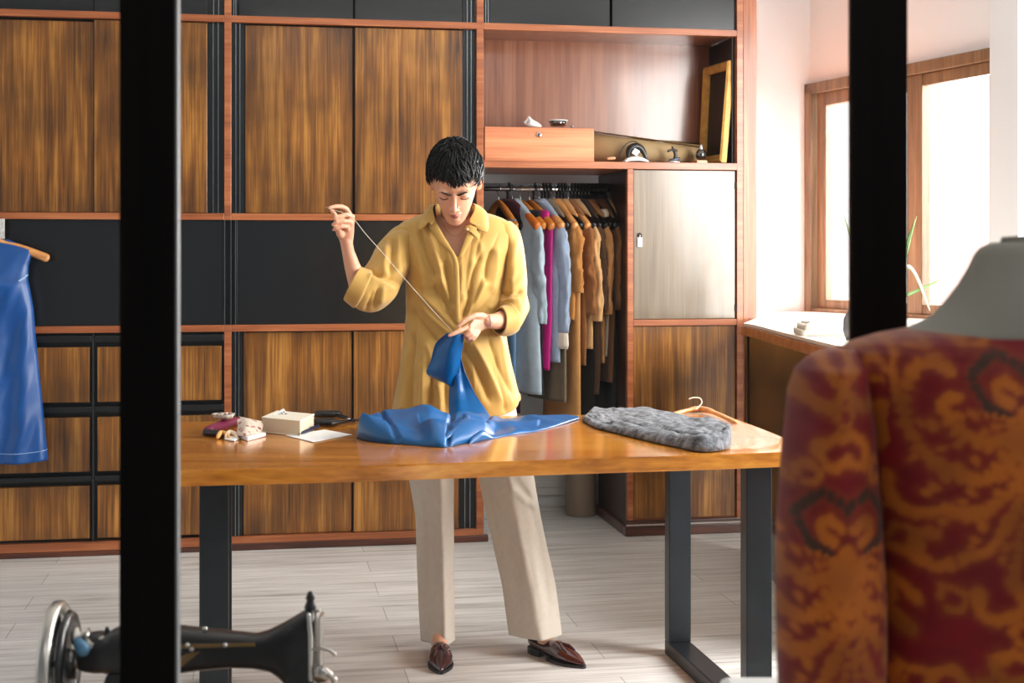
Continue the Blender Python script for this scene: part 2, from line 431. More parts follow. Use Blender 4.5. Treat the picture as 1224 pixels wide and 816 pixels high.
def channel(root, xa, xb, za, zb):
    MB().box(xa, xb, YC + .022, YC + .05, za, zb).build('channel', M_channel, root, smooth=False)
    w_ = xb - xa
    mb = MB()
    for t in (.30, .62): mb.box(xa + w_ * t, xa + w_ * t + .0035, YC + .014, YC + .023, za, zb)
    mb.build('channel_edge', M_edge, root, smooth=False)

# -- left bay
lb = thing('wall_cabinet', 'left bay of the wooden wall cabinet, behind the blue dress, drawers below black panel', 'cabinet', (XL, YC, 0), 0, )
mb = cab_frame(XL, X1, 0, 0); stile(mb, X1, X1b, ZA0, ZTOP); stile(mb, X1, X1b, ZC0, ZB1); stile(mb, XL, XL + .04, ZC0, ZTOP)
for (a, b) in ((ZT1, ZT0), (ZA1, ZA0), (ZB1, ZB0), (ZC1, ZC0)): mb.box(X1, X1b, YC - .004, YC + .03, a, b)
mb.build('frame', M_rail, lb, smooth=False, bevel=.002)
MB().box(XL, X1b, YC + .055, YC + .075, .06, ZTOP).build('back_panel', M_channel, lb, smooth=False)
MB().box(XL - .02, XL, YC, YC + D, .0, ZTOP).build('side_panel', M_railv, lb, smooth=False)
g = .002
MB().box(XL + .04, cx(111), YC + .030, YC + .045, ZA0 + g, ZT1 - .010).build('sliding_door', M_door, lb, smooth=False, bevel=.002)
MB().box(cx(112), cx(247.5), YC + .012, YC + .027, ZA0 + g, ZT1 - .004).build('sliding_door', M_door, lb, smooth=False, bevel=.002)
channel(lb, cx(248.5), X1 - .002, ZA0, ZT1); channel(lb, cx(249), X1, ZT0, ZTOP)
MB().box(XL + .04, cx(111.5), YC + .03, YC + .045, ZT0, ZTOP).build('top_door', M_black, lb, smooth=False, bevel=.002)
MB().box(cx(112.5), cx(248), YC + .014, YC + .028, ZT0, ZTOP).build('top_door', M_black, lb, smooth=False, bevel=.002)
MB().box(XL, cx(206), YC + .02, YC + .04, ZB0, ZA1).build('black_panel', M_black, lb, smooth=False, bevel=.002)
MB().box(cx(207), X1, YC + .012, YC + .035, ZB0, ZA1).build('black_panel', M_black, lb, smooth=False, bevel=.002)
MB().box(X1, X1 + .004, YC + .004, YC + .04, ZB0, ZA1).box(X1b - .003, X1b, YC + .004, YC + .04, ZB0, ZA1).build('channel_edge', M_edge, lb, smooth=False)
for (t, b) in ((415, 481), (499, 564), (581, 644)):
    for (l, r) in ((-160, 107), (116, 265)):
        zt, zb_ = cz(t, 100), cz(b, 100)
        dr = MB().box(cx(l), cx(r), YC + .008, YC + .05, zb_, zt).build('drawer', M_door, lb, smooth=False, bevel=.003)
mb = MB()
for (t, b) in ((397, 414), (482, 498), (565, 580)):
    mb.box(XL + .02, cx(109.5), YC + .0, YC + .052, cz(b - 5, 100), cz(t + 4, 100)); mb.box(cx(113), X1 - .003, YC + .0, YC + .052, cz(b - 5, 100), cz(t + 4, 100))
mb.build('finger_rail', M_channel, lb, smooth=False, bevel=.003)
MB().box(cx(110.5), cx(112), YC + .0, YC + .02, ZC0, ZB1).build('channel_edge', plain('dull_edge', srgb(60, 62, 62), .4, metal=.6), lb, smooth=False)
M_plinth = wood('plinth_wood', srgb(40, 18, 10), srgb(70, 32, 18), srgb(100, 50, 28), 'x', .3, .3, 1)
MB().box(XL - .02, X1b, YC - .012, YC + .02, 0, ZC1).box(XL - .02, X1b, YC + .02, YC + D, 0, .05).build('plinth', M_plinth, lb, smooth=False, bevel=.004)

# -- middle bay
mbay = thing('wall_cabinet', 'middle bay of the wooden wall cabinet, behind the woman, golden sliding doors', 'cabinet', (X1b, YC, 0))
mb = cab_frame(X1b, X2b, 0, 0); stile(mb, X2, X2b, ZC0 - .03, ZTOP); mb.build('frame', M_rail, mbay, smooth=False, bevel=.002)
MB().box(X2b - .02, X2b - .001, YC + .03, YC + D, .05, ZT0).build('side_panel', M_darkwood, mbay, smooth=False)
MB().box(X1b, X2, YC + .055, YC + .075, .06, ZTOP).build('back_panel', M_channel, mbay, smooth=False)
channel(mbay, X1b + .001, cx(292), ZA0, ZT1); channel(mbay, cx(554), X2 - .002, ZA0, ZT1)
channel(mbay, X1b + .001, cx(290), ZC0, ZB1); channel(mbay, cx(550), X2 - .002, ZC0, ZB1)
channel(mbay, X1b + .001, cx(284), ZT0, ZTOP); channel(mbay, cx(554), X2 - .002, ZT0, ZTOP)
for (l, r, y0) in ((293, 422, .026), (424.5, 553, .010)):
    MB().box(cx(l), cx(r), YC + y0, YC + y0 + .015, ZA0 + g, ZT1 - .006).build('sliding_door', M_door, mbay, smooth=False, bevel=.002)
for (l, r, y0) in ((291, 421, .026), (423, 549, .010)):
    MB().box(cx(l), cx(r), YC + y0, YC + y0 + .015, ZC0 + g, ZB1 - .004).build('sliding_door', M_door, mbay, smooth=False, bevel=.002)
for (l, r, y0) in ((285, 423, .028), (424.5, 553, .012)):
    MB().box(cx(l), cx(r), YC + y0, YC + y0 + .015, ZT0, ZTOP).build('top_door', M_black, mbay, smooth=False, bevel=.002)
MB().box(cx(283), X2, YC + .012, YC + .035, ZB0, ZA1).build('black_panel', M_black, mbay, smooth=False, bevel=.002)
MB().box(cx(281), cx(282.2), YC + .006, YC + .04, ZB0, ZA1).build('channel_edge', M_edge, mbay, smooth=False)
MB().box(X1b, X2b + .02, YC - .012, YC + .02, 0, .03).box(X1b, X2b + .014, YC - .008, YC + .02, .03, ZC1 - .004).box(X1b, X2b, YC + .02, YC + D, 0, .05).build('plinth', M_plinth, mbay, smooth=False, bevel=.004)

# -- right bay: open shelf above, hanging space and tall cupboard below
ZS0, ZS1 = cz(191.5, 577), cz(200, 577)
XT = cx(750); XT2 = cx(757)
rb = thing('wardrobe_unit', 'right bay of the wooden wall unit with open shelf, clothes rail and tall cupboard', 'wardrobe', (X2b, YC, 0))
mb = MB()
mb.box(X2b, X3, YC - .004, YC + .03, ZT1, ZT0); mb.box(X3, X3b, YC - .0055, YC + .03, .06, ZTOP)
mb.box(X2b, X3, YC - .006, YC + .5, ZS1, ZS0)
mb.box(XT, XT2, YC - .002, YC + .03, .07, ZS1)
zr0, zr1 = cz(381.5, 820), cz(389, 820)
mb.box(XT2, X3, YC - .003, YC + .03, zr1, zr0)
zl0 = cz(619, 820)
mb.box(XT2, X3, YC - .001, YC + .03, .07, zl0)
mb.build('frame', M_rail, rb, smooth=False, bevel=.002)
MB().box(X3b, X4, YC - .006, YC + D + .1, 0, ZTOP).build('side_panel', M_railv, rb, smooth=False, bevel=.002)
MB().box(X2b, X3, YC + .03, YC + .365, ZT0 - .018, ZT0 - .002).box(X2b, X3, YC + .36, YC + .375, ZS0, ZT0).build('niche_lining', M_niche, rb, smooth=False)
MB().box(X3 - .012, X3, YC + .03, YC + .36, ZS0, ZT1).build('niche_side', plain('black_side', srgb(12, 10, 10), .4), rb, smooth=False)
for (l, r, y0) in ((583, 731, .028), (732.5, 879, .012)):
    MB().box(cx(l), cx(r), YC + y0, YC + y0 + .015, ZT0, ZTOP).build('top_door', M_black, rb, smooth=False, bevel=.002)
MB().box(X2b, X3, YC + .055, YC + .07, ZT0, ZTOP).build('back_panel', M_channel, rb, smooth=False)
channel(rb, X2b, cx(587), ZT0, ZTOP); channel(rb, cx(873), X3 - .001, ZT0, ZTOP)
# tall cupboard carcass
MB().box(XT, XT + .02, YC + .03, YC + .55, .0, ZS1 - .001).box(XT, X3, YC + .53, YC + .55, 0, ZS1 - .001).build('cupboard_side', M_darkwood, rb, smooth=False)
M_updoor = wood('cupboard_door', srgb(92, 78, 60), srgb(116, 99, 78), srgb(134, 117, 94), 'z', .30, .5, .8, .4)
dr = MB().box(XT2 + .002, cx(879), YC + .004, YC + .022, zr0 + .002, ZS1 - .003).build('door', M_updoor, rb, smooth=False, bevel=.002)
dr['label'] = 'upper cupboard door, pale sheen'
kx, kz = cx(764.5), cz(281, 764)
mb = MB().lathe((kx, YC + .004, kz), [(.0001, -.004), (.011, -.004), (.011, .001), (.0001, .001)], 16, 'y'); mb.build('lock', plain('dark_lock', srgb(30, 22, 16), .4, metal=.8), dr, smooth=False)
mb = MB().box(kx - .010, kx + .012, YC - .004, YC + .001, kz - .052, kz - .010); mb.tube([(kx, YC - .002, kz - .012), (kx + .001, YC - .006, kz)], .0015, 6)
mb.build('key_tag', M_whitepaint, dr, smooth=False)
M_hinge = plain('hinge_metal', srgb(30, 25, 22), .5, metal=.7)
for py in (222, 368): MB().box(cx(878.6), cx(880.2), YC - .004, YC + .004, cz(py + 4, 880), cz(py - 4, 880)).build('hinge', M_hinge, dr, smooth=False)
MB().box(XT2 + .002, cx(879), YC + .006, YC + .022, zl0 + .002, zr1 - .002).build('door', M_door, rb, smooth=False, bevel=.002)
MB().box(XT - .012, X4, YC - .012, YC + .05, 0, .045).box(XT - .012, XT + .02, YC + .05, YC + .55, 0, .045).box(XT - .006, X3b, YC - .008, YC + .02, .045, .068).build('plinth', M_plinth, rb, smooth=False, bevel=.004)
MB().box(XT - .008, X3b, YC - .0105, YC - .007, .047, .053).build('plinth_highlight', plain('plinth_highlight', srgb(190, 180, 170), .3), rb, smooth=False)  # thin pale strip standing in for the highlight along the plinth
# clothes rail
YR = YC + .34
zrod = cz(226, 640, YR)
mb = MB().tube([(X2b, YR, zrod), (XT, YR, zrod)], .011, 12, False)
mb.build('clothes_rail', plain('chrome_rail', srgb(200, 200, 200), .25, metal=1), rb)
MB().box(X2b, XT, YR - .005, YR + .005, zrod + .012, zrod + .026).build('rail_bracket', M_channel, rb, smooth=False)

# ------------------------------------------------------------------ counter under the window
ct = thing('window_counter', 'dark counter with a pale worktop under the wooden window', 'counter', CW(1.25, 5.3, 0))
ZK = .967
e = [PZ(889, 386, ZK), PZ(905, 389, ZK), PZ(935, 397, ZK), PZ(975, 407, ZK), PZ(1013, 416, ZK)]
edge = catmull(e, 16)
def wpt(s, t=-.001): q = c0 - dirw * s + nrm * t; return (q[0], q[1])
ends = [(edge[-1][0] + .9, edge[-1][1] + .05), ]
far = []
poly = [(p[0], p[1]) for p in edge]
# back boundary along the window wall, up to the pier
poly2 = poly + [(q0[0] - .02, edge[-1][1] + .02), (q0[0] - .02, 5.45)] + [wpt(s_) for s_ in (sP + .0, .6, .02)] + [tuple(cam_xy(np.array([X4 + .003, YW - .01]))), tuple(cam_xy(np.array([X4 + .003, YC + .02])))]
M_ktop = plain('pale_worktop', srgb(226, 222, 214), .25, coat=.3)
MB(True).prism([(x, y, ZK - .012) for x, y in poly2], (0, 0, .012)).build('worktop', M_ktop, ct, smooth=False)
mb = MB(True)
mb.loft([[(p[0] + dx, p[1], z) for p in edge] for dx, z in ((0, ZK - .014), (-.012, ZK - .014), (-.012, ZK - .05), (0, ZK - .05))], closed=False)
mb.build('worktop_edge', M_rail, ct, smooth=False)
mb = MB(True); mb.loft([[(p[0] + .012, p[1], z) for p in edge] for z in (.0, ZK - .014)], closed=False)
mb.build('front_panel', plain('dark_front', srgb(22, 19, 18), .22, coat=.3, noise=.5, nscale=5), ct, smooth=False, solid=.02, offset=0)
mb = MB(True)
for i in (0,): p = edge[0]; mb.box(p[0] + .004, p[0] + .03, p[1] - .06, p[1], 0, ZK - .05)
mb.build('stile', M_darkwood, ct, smooth=False)

# ------------------------------------------------------------------ work table
HT = .747; TT = .038
F_R = PZ(938, 540, HT); B_R = PZ(858, 492.5, HT); F_L = PZ(168, 563, HT); 
B_L = PZ(196, 505, HT)
tb = thing('work_table', 'long glossy golden wooden work table on black steel legs, in front of the woman', 'table', CW(-.1, 3.95, 0), -YAW)
def xy(p): return np.array([p[0], p[1]])
front = catmull([xy(F_L), xy(PZ(300, 560, HT)), xy(PZ(440, 556.5, HT)), xy(PZ(560, 552.5, HT)), xy(PZ(690, 548.3, HT)), xy(PZ(830, 544, HT)), xy(PZ(925, 540.5, HT)), xy(F_R)], 60)
right = catmull([xy(F_R), xy(PZ(941, 532, HT)), xy(PZ(938, 523.5, HT)), xy(PZ(905, 510, HT)), xy(B_R)], 14)[1:]
back = np.array([xy(B_R) + (xy(B_L) - xy(B_R)) * t for t in np.linspace(0, 1, 12)])[1:]
outl = np.vstack([front, right, back])
mb = MB(True)
n = len(outl)
cen = outl.mean(0)
R0 = [[(*(cen + (p - cen) * k), z)for p in outl] for k, z in ((.998, HT), (1.0, HT - .003), (1.0, HT - TT + .003), (.998, HT - TT))]
mb.loft(R0); mb.build('table_top', M_table, tb, smooth=False)
ta = math.radians(10.75)
tx = np.array([math.cos(ta), math.sin(ta)]); ty = np.array([-math.sin(ta), math.cos(ta)])
# in the camera frame the table runs deeper to the right
tx = np.array([1.377, .26]); tx /= np.linalg.norm(tx); ty = np.array([-tx[1], tx[0]])
def tbox(mb, c, wx, wy, z0, z1):
    P = []
    for z in (z0, z1):
        for a, b in ((-1, -1), (1, -1), (1, 1), (-1, 1)):
            q = np.array(c) + tx * wx / 2 * a + ty * wy / 2 * b; P.append((q[0], q[1], z))
    return mb.add(P, [(3, 2, 1, 0), (4, 5, 6, 7), (0, 1, 5, 4), (1, 2, 6, 5), (2, 3, 7, 6), (3, 0, 4, 7)])
for side, fr in (('l', np.array([-.735, 3.47])), ('r', np.array([.648, 3.73]))):
    re_ = fr + ty * .69; mid = (fr + re_) / 2
    for c_ in (fr, re_):
        tbox(MB(True), c_, .071, .05, .045, HT - TT - .006).build('leg', M_steel, tb, smooth=False, bevel=.003)
    tbox(MB(True), mid, .071, .74, 0, .045).build('foot_bar', M_steel, tb, smooth=False, bevel=.003)
    tbox(MB(True), mid, .071, .74, HT - TT - .006, HT - TT).build('top_plate', M_steel, tb, smooth=False)
# ------------------------------------------------------------------ the woman
M_skin = plain('skin', srgb(222, 166, 134), .42, sss=.12, noise=.06, nscale=12, spec=.4)
M_hair = plain('black_hair', srgb(5, 4, 4), .42, spec=.22)
M_lip = plain('lips', srgb(168, 88, 80), .4)
M_shirt = plain('mustard_cotton', srgb(194, 154, 80), .60, sheen=.25, noise=.06, nscale=20, bump=.08, bscale=600, spec=.25)
M_linen = plain('beige_trouser_wool', srgb(200, 190, 176), .8, sheen=.1, noise=.05, nscale=60, bump=.12, bscale=700, spec=.2)
M_patent = plain('burgundy_patent', srgb(54, 4, 12), .12, coat=1, spec=.6)
M_sole = plain('black_sole', srgb(14, 12, 14), .4)
M_silver = plain('silver', srgb(225, 225, 228), .2, metal=1)
PC = PX(560, 306, 4.55)
person = thing('person', 'short-haired woman in mustard shirt and beige trousers, head bowed, one hand raised, sewing', 'person', CW(PC[0], PC[1], 0), -YAW)
A = np.array

# head frame
HA = math.radians(38); HCEN = A([PX(544, 306, 4.43)[0], 4.43, 1.480])
def HD(x, y, z):
    return A([HCEN[0] + x, HCEN[1] + y * math.cos(HA) - z * math.sin(HA), HCEN[2] + y * math.sin(HA) + z * math.cos(HA)])
HR = Matrix.Rotation(HA, 3, 'X')
body = MB(True)
def hell(c, r, rot=None):
    R = HR if rot is None else HR @ rot
    body.ell(HD(*c), r, 28, 20, R)
HS = [(-.1155, .008, -.066, -.050), (-.112, .018, -.076, -.040), (-.104, .0275, -.0815, -.026), (-.092, .036, -.0825, -.010), (-.075, .0445, -.0810, .008), (-.055, .0525, -.0835, .028), (-.030, .0610, -.0850, .055),
      (-.008, .0670, -.0835, .080), (.012, .0705, -.0835, .095), (.030, .0725, -.0880, .104), (.055, .0730, -.0860, .108), (.078, .0690, -.0760, .104), (.098, .0580, -.0580, .088), (.112, .0400, -.0350, .064), (.1185, .018, -.010, .038)]
HSa = A(HS); zz_ = np.linspace(-.1155, .1185, 60); HI = np.stack([catmull(HS, 60)[:, k] for k in range(4)], 1)
body.loft([[HD(w_ * math.copysign(abs(math.cos(t)) ** .95, math.cos(t)), (yf + yb) / 2 - (yb - yf) / 2 * math.sin(t), z_) for t in np.linspace(0, 2 * math.pi, 49)[:-1]] for z_, w_, yf, yb in HI])
for s_ in (-1, 1):
    hell((s_ * .027, -.0755, .026), (.024, .012, .009), Matrix.Rotation(s_ * -.25, 3, 'Z'))
    hell((s_ * .031, -.0715, .003), (.0155, .0135, .0115))
    hell((s_ * .0105, -.0935, -.036), (.0068, .009, .0065))
    hell((s_ * .0755, .014, -.004), (.007, .017, .029), Matrix.Rotation(s_ * .35, 3, 'Z'))
    hell((s_ * .071, .004, -.012), (.009, .010, .018))
body.tube([HD(0, -.083, .016), HD(0, -.089, .000), HD(0, -.097, -.018), HD(0, -.104, -.031)], [.0075, .0072, .0074, .0080], 14)
hell((0, -.0845, -.058), (.021, .009, .006)); hell((0, -.082, -.069), (.017, .009, .0065))
hell((0, -.079, -.083), (.016, .008, .008))
# neck and trunk
nb = PX(546, 276, 4.57)
body.tube([HD(0, .020, -.035), HD(0, .035, -.085), nb + A([0, -.005, .0]), nb + A([0, .02, -.06])], [.054, .050, .054, .062], 24)
def ring(py, L, R, dF, dB, n=40, ex=2.4, dpy=None):
    dm = (dF + dB) / 2
    a = PX(L, py, dm)[0]; b = PX(R, py, dm)[0]; z = PX(560, py, dF + .0)[2]
    c = (a + b) / 2; w = (b - a) / 2; h = (dB - dF) / 2; out = []
    for k in range(n):
        t = 2 * math.pi * k / n; ct, st = math.cos(t), math.sin(t)
        out.append(A([c + w * math.copysign(abs(ct) ** (2 / ex), ct), dm - h * math.copysign(abs(st) ** (2 / ex), st), z]))
    return out
TR = [(256, 524, 568, 4.52, 4.63), (264, 506, 584, 4.49, 4.65), (274, 494, 598, 4.475, 4.66), (290, 488, 603, 4.462, 4.67), (312, 489, 600, 4.448, 4.67),
      (345, 492, 595, 4.45, 4.66), (390, 496, 590, 4.46, 4.65), (430, 490, 598, 4.46, 4.67), (490, 486, 604, 4.47, 4.70), (530, 490, 602, 4.49, 4.69)]
body.loft([ring(*r) for r in TR])
# legs and feet
ank_l = A([PX(527, 300, 4.43)[0], 4.435, .075]); ank_r = A([PX(648, 300, 4.41)[0] , 4.41, .09])
hip_l = PX(517, 520, 4.60); hip_r = PX(594, 520, 4.60)
kn_l = (hip_l + ank_l) / 2 + A([0, .035, .0]); kn_r = (hip_r + ank_r) / 2 + A([0, .035, 0])
for h_, k_, a_ in ((hip_l, kn_l, ank_l), (hip_r, kn_r, ank_r)):
    body.tube([h_, (h_ + k_) / 2, k_, k_ * .6 + a_ * .4 + A([0, .01, 0]), k_ * .2 + a_ * .8, a_], [.062, .056, .042, .040, .030, .027], 20)
FEET = []
for toe, heel in (((527, 806), (526, 780)), ((699, 799), (641, 780))):
    t_ = PZ(toe[0], toe[1], 0); h_ = PZ(heel[0], heel[1], 0); v = (t_ - h_)[:2]; v = v / np.linalg.norm(v)
    FEET.append((t_, v))
for (t_, v), a_ in zip(FEET, (ank_l, ank_r)):
    L_ = .245
    f = lambda s, z, o=0: A([t_[0] - v[0] * L_ * (1 - s) + v[1] * o, t_[1] - v[1] * L_ * (1 - s) - v[0] * o, z])
    body.tube([a_, f(.26, .048), f(.40, .036), f(.6, .027), f(.78, .020)], [.027, .025, .020, .016, .011], 18)
    body.tube([a_, f(.12, .05)], [.030, .024], 16)
# arms
body.tube([PX(492, 288, 4.56), PX(470, 318, 4.50), PX(440, 356, 4.41)], [.052, .046, .040], 20)
body.tube([PX(439, 357, 4.41), PX(429, 340, 4.39), PX(421, 318, 4.37), PX(416, 300, 4.35), PX(414, 289, 4.34)], [.039, .035, .026, .0205, .0205], 22, flat=.92)
body.tube([PX(600, 286, 4.57), PX(612, 330, 4.56), PX(613, 374, 4.50)], [.052, .046, .040], 20)
body.tube([PX(613, 374, 4.50), PX(602, 382, 4.44), PX(592, 384, 4.39), PX(583, 383.5, 4.35)], [.038, .033, .027, .0225], 22, flat=.92)
# raised hand: palm and fingers
d0 = 4.33
body.loft([[PX(cx_ + w_ * math.cos(t), cy_ + .25 * w_ * 0 + (w_ * .12) * math.sin(t), dd + .012 * math.sin(t) * 1.15) for t in np.linspace(0, 2 * math.pi, 24)[:-1]]
           for (cx_, cy_, w_, dd) in ((414.3, 291, 7.5, 4.34), (413.5, 284, 9.3, 4.335), (412.5, 277, 11, 4.33), (412.5, 270, 11, 4.325), (415.5, 264, 9, 4.325), (417.5, 258.5, 6, 4.325))])
def finger(pts, rad): body.tube([PX(*p) for p in pts], rad, 12)
finger([(419.5, 259, 4.325), (414, 249.5, 4.315), (408.5, 246.8, 4.30), (401, 246.6, 4.285), (394, 248.2, 4.272)], [.0088, .0082, .0078, .0070, .0054])
finger([(421, 264, 4.325), (421.5, 258.5, 4.305), (414, 256.3, 4.29), (406, 258.6, 4.277), (399.5, 261, 4.268)], [.0085, .0078, .0074, .0068, .0054])
finger([(420, 269, 4.325), (418.5, 264.5, 4.30), (410, 264.0, 4.284), (402, 265.8, 4.274), (398, 268.5, 4.276)], [.008, .0075, .0072, .0066, .0055])
finger([(416, 275, 4.325), (415, 270.5, 4.30), (408, 270.6, 4.286), (401.5, 272.5, 4.280), (398.8, 274.6, 4.284)], [.0075, .0070, .0066, .006, .005])
finger([(407, 280, 4.32), (402.5, 270, 4.30), (402.0, 262, 4.278), (399.5, 255.0, 4.262), (396.2, 251.8, 4.262)], [.0125, .0095, .0082, .0074, .0056])
# sewing hand: palm and fingers
body.loft([[PX(cx_ + .0 * w_, cy_ + w_ * math.sin(t), dd + .0125 * math.cos(t)) for t in np.linspace(0, 2 * math.pi, 24)[:-1]]
           for (cx_, cy_, w_, dd) in ((585, 383.3, 8.2, 4.355), (579.5, 383.8, 9.6, 4.345), (573.5, 385.5, 11, 4.335), (568.5, 387.5, 11, 4.325), (564.5, 390.5, 8.5, 4.315), (562, 391.5, 6.4, 4.31))])
finger([(566, 386.5, 4.322), (557, 391.5, 4.303), (549, 395.5, 4.290), (542.5, 398.6, 4.282), (537, 401, 4.278)], [.0090, .0080, .0074, .0066, .0052])
finger([(567, 390.5, 4.325), (561, 396.0, 4.300), (557, 400.2, 4.300), (555.3, 402.6, 4.312)], [.0086, .0076, .0070, .0056])
finger([(569, 394, 4.328), (564.5, 400.5, 4.305), (560.5, 404.4, 4.303), (558.4, 406.6, 4.314)], [.0082, .0072, .0066, .0053])
finger([(572, 396, 4.332), (568.8, 402.0, 4.312), (565.2, 405.8, 4.308), (563, 407.9, 4.316)], [.0074, .0064, .0058, .0048])
finger([(577, 377.5, 4.338), (568, 376.8, 4.312), (559.5, 380.6, 4.298), (553, 385.2, 4.290), (547.8, 389.8, 4.286)], [.0115, .0092, .0082, .0072, .0054])
ob = body.build('body', M_skin, person)
m = ob.modifiers.new('skin_surface', 'REMESH'); m.mode = 'VOXEL'; m.voxel_size = .0023; m.use_smooth_shade = True
m = ob.modifiers.new('soften', 'SMOOTH'); m.factor = .5; m.iterations = 7

# lips, brows, lash lines
mb = MB(True)
def lipmesh(zc, yc, up):
    G = []
    for j, v_ in enumerate(np.linspace(0, 1, 9)):
        row = []
        for u_ in np.linspace(-1, 1, 25):
            w_ = .0175 * u_
            th = (1 - abs(u_) ** 2.2)
            bow = (gauss(u_, .28, .22) + gauss(u_, -.28, .22) - .5 * gauss(u_, 0, .15)) if up else 0
            h_ = th * (.0052 + .0015 * bow) if up else th * .0068
            z_ = zc + (h_ * v_ if up else -h_ * v_) - .0012 * abs(u_) ** 1.5
            y_ = yc + .0125 * u_ * u_ - .0030 * math.sin(math.pi * (.15 + v_ * .8)) * th - (.0 if up else -.001)
            row.append(HD(w_, y_, z_))
        G.append(row)
    mb.grid(G)
lipmesh(-.0625, -.0925, True); lipmesh(-.0632, -.0905, False)
mb.build('lips', M_lip, person, solid=.004, offset=0)
M_brow = plain('brow_hair', srgb(34, 22, 18), .7)
for s_ in (-1, 1):
    mb = MB(True)
    P_ = catmull([HD(s_ * .0115, -.0875, .0150), HD(s_ * .024, -.0900, .0215), HD(s_ * .037, -.0880, .0265), HD(s_ * .047, -.0800, .0245)], 12)
    mb.tube(P_, [.0026, .0031, .0033, .0033, .0030, .0026, .0024, .0022, .0018, .0014, .001, .0006], 8)
    mb.build('eyebrow', M_brow, person)
    mb = MB(True)
    P_ = [HD(s_ * .031 + .0145 * math.cos(t), -.0715 - .0137 * math.sqrt(max(0, 1 - (.92 * math.cos(t)) ** 2)) * .93, .0005 - .0048 * math.sin(t)) for t in np.linspace(.05, math.pi - .05, 14)]
    mb.tube(P_, [.0006] + [.0011] * 12 + [.0006], 6)
    mb.build('eyelashes', M_brow, person)

# hair: a cap and layered locks falling from the crown
hair = MB(True)
CR = A([0, .040, .118])
EC = A([0, .016, .034]); ER = A([.0785, .1005, .0935])
def hp(phi, al, off):
    """point on the scalp shell: phi around the crown (0 = forehead), al = arc from the crown"""
    tilt = .38
    v = A([math.sin(al) * math.sin(phi), -math.sin(al) * math.cos(phi), math.cos(al)])
    v = A([v[0], v[1] * math.cos(tilt) + v[2] * math.sin(tilt), -v[1] * math.sin(tilt) * -1 * -1 + v[2] * math.cos(tilt)]) if False else A([v[0], v[1] * math.cos(tilt) + v[2] * math.sin(tilt), v[2] * math.cos(tilt) - v[1] * math.sin(tilt)])
    return HD(*(EC + v * (ER + off)))
def amax(phi):
    a_ = abs((phi + math.pi) % (2 * math.pi) - math.pi)
    return np.interp(a_, [0, .35, .7, .95, 1.15, 1.35, 1.6, 2.0, 2.6, math.pi], [1.90, 1.84, 1.72, 1.70, 1.98, 2.02, 1.74, 1.80, 1.70, 1.62])
G = []
for phi in np.linspace(-math.pi, math.pi, 97):
    G.append([hp(phi, al, .001) for al in np.linspace(.02, amax(phi) - .10, 30)])
hair.grid(G)
rr = random.Random(5)
for i in range(1700):
    phi = rr.uniform(-math.pi, math.pi); am = amax(phi)
    a1 = am * (1 - rr.random() ** 1.6 * .85) + rr.uniform(-.10, .05); ln = rr.uniform(.30, .62); a0 = max(rr.uniform(.05, .2), a1 - ln)
    tw = rr.uniform(-.30, .30) + .22 * math.sin(3 * phi + 1); n_ = 7; pts = []; rad = []
    off = rr.uniform(.002, .013)
    for k in range(n_):
        t = k / (n_ - 1)
        pts.append(hp(phi + tw * t * t, a0 + (a1 - a0) * t, off * math.sin(math.pi * min(1, t * .75 + .05)) + .001 + .004 * t * rr.random()))
        rad.append((.0040 if i % 3 else .0028) * (1 - t) ** .55 * min(1, .4 + t * 3) + .0004)
    hair.tube(pts, rad, 6, flat=.45, flatdir=(0, 0, 1))
hair.build('hair', M_hair, person)
mb = MB(True)
mb.tube(catmull([PX(527, 262, 4.475), PX(534, 275, 4.455), PX(543.5, 282.0, 4.447), PX(553, 276, 4.455), PX(559, 262, 4.475)], 24), .0008, 6)
mb.build('necklace', plain('gold_chain', srgb(190, 140, 70), .3, metal=1), person)

# ---------------- shirt
LINES = [  # x0, y0, x1, y1, width px, amplitude (m, + towards the viewer)
 (503, 278, 520, 330, 4.5, -.013), (512, 280, 531, 340, 5, .009), (494, 285, 507, 345, 5, .008), (533, 316, 540, 365, 4, -.013), (526, 330, 546, 384, 5, .010),
 (520, 345, 545, 386, 4, -.010), (500, 350, 540, 389, 6, .009), (495, 371, 523, 408, 5, -.012), (505, 366, 535, 396, 4, .008), (587, 300, 580, 336, 4.5, -.011), (594, 300, 588, 345, 5, .009),
 (573, 308, 558, 350, 4.5, -.012), (566, 312, 553, 360, 4, .008), (580, 335, 560, 372, 5, .009), (590, 350, 565, 376, 5, -.010), (600, 355, 585, 368, 4, .006),
 (560, 350, 552, 380, 3, -.008), (487, 340, 492, 400, 5, .008), (484, 420, 480, 495, 6, .010), (497, 405, 491, 495, 5, -.014), (507, 425, 507, 497, 5, .012), (516, 450, 514, 497, 4, -.013),
 (524, 460, 526, 497, 5, .010), (556, 416, 584, 476, 6, -.014), (566, 410, 600, 480, 7, .013), (585, 408, 611, 470, 5, -.012), (598, 404, 618, 470, 5, .010), (590, 440, 603, 490, 4, -.008),
 (482, 300, 486, 335, 4, -.010), (606, 280, 600, 330, 4, .008), (488, 262, 500, 276, 4, .004), (570, 285, 575, 300, 4, .004), (510, 412, 517, 440, 4, .007), (500, 385, 496, 440, 4, .008)]
_fr = random.Random(11)
for _i in range(34):     # fine drapes running from the shoulders to the hand, then fanning to the hem
    if _i < 18:
        x0 = _fr.uniform(488, 604); y0 = _fr.uniform(272, 300); k_ = _fr.uniform(.6, .85); x1 = x0 + (549 - x0) * k_ * .8; y1 = y0 + (388 - y0) * k_
    else:
        x0 = _fr.uniform(490, 606); y0 = _fr.uniform(398, 425); x1 = x0 + (x0 - 546) * .28; y1 = y0 + _fr.uniform(55, 78)
    LINES.append((x0, y0, x1, y1, _fr.uniform(1.8, 3.2), _fr.choice([-1, 1]) * _fr.uniform(.002, .004)))
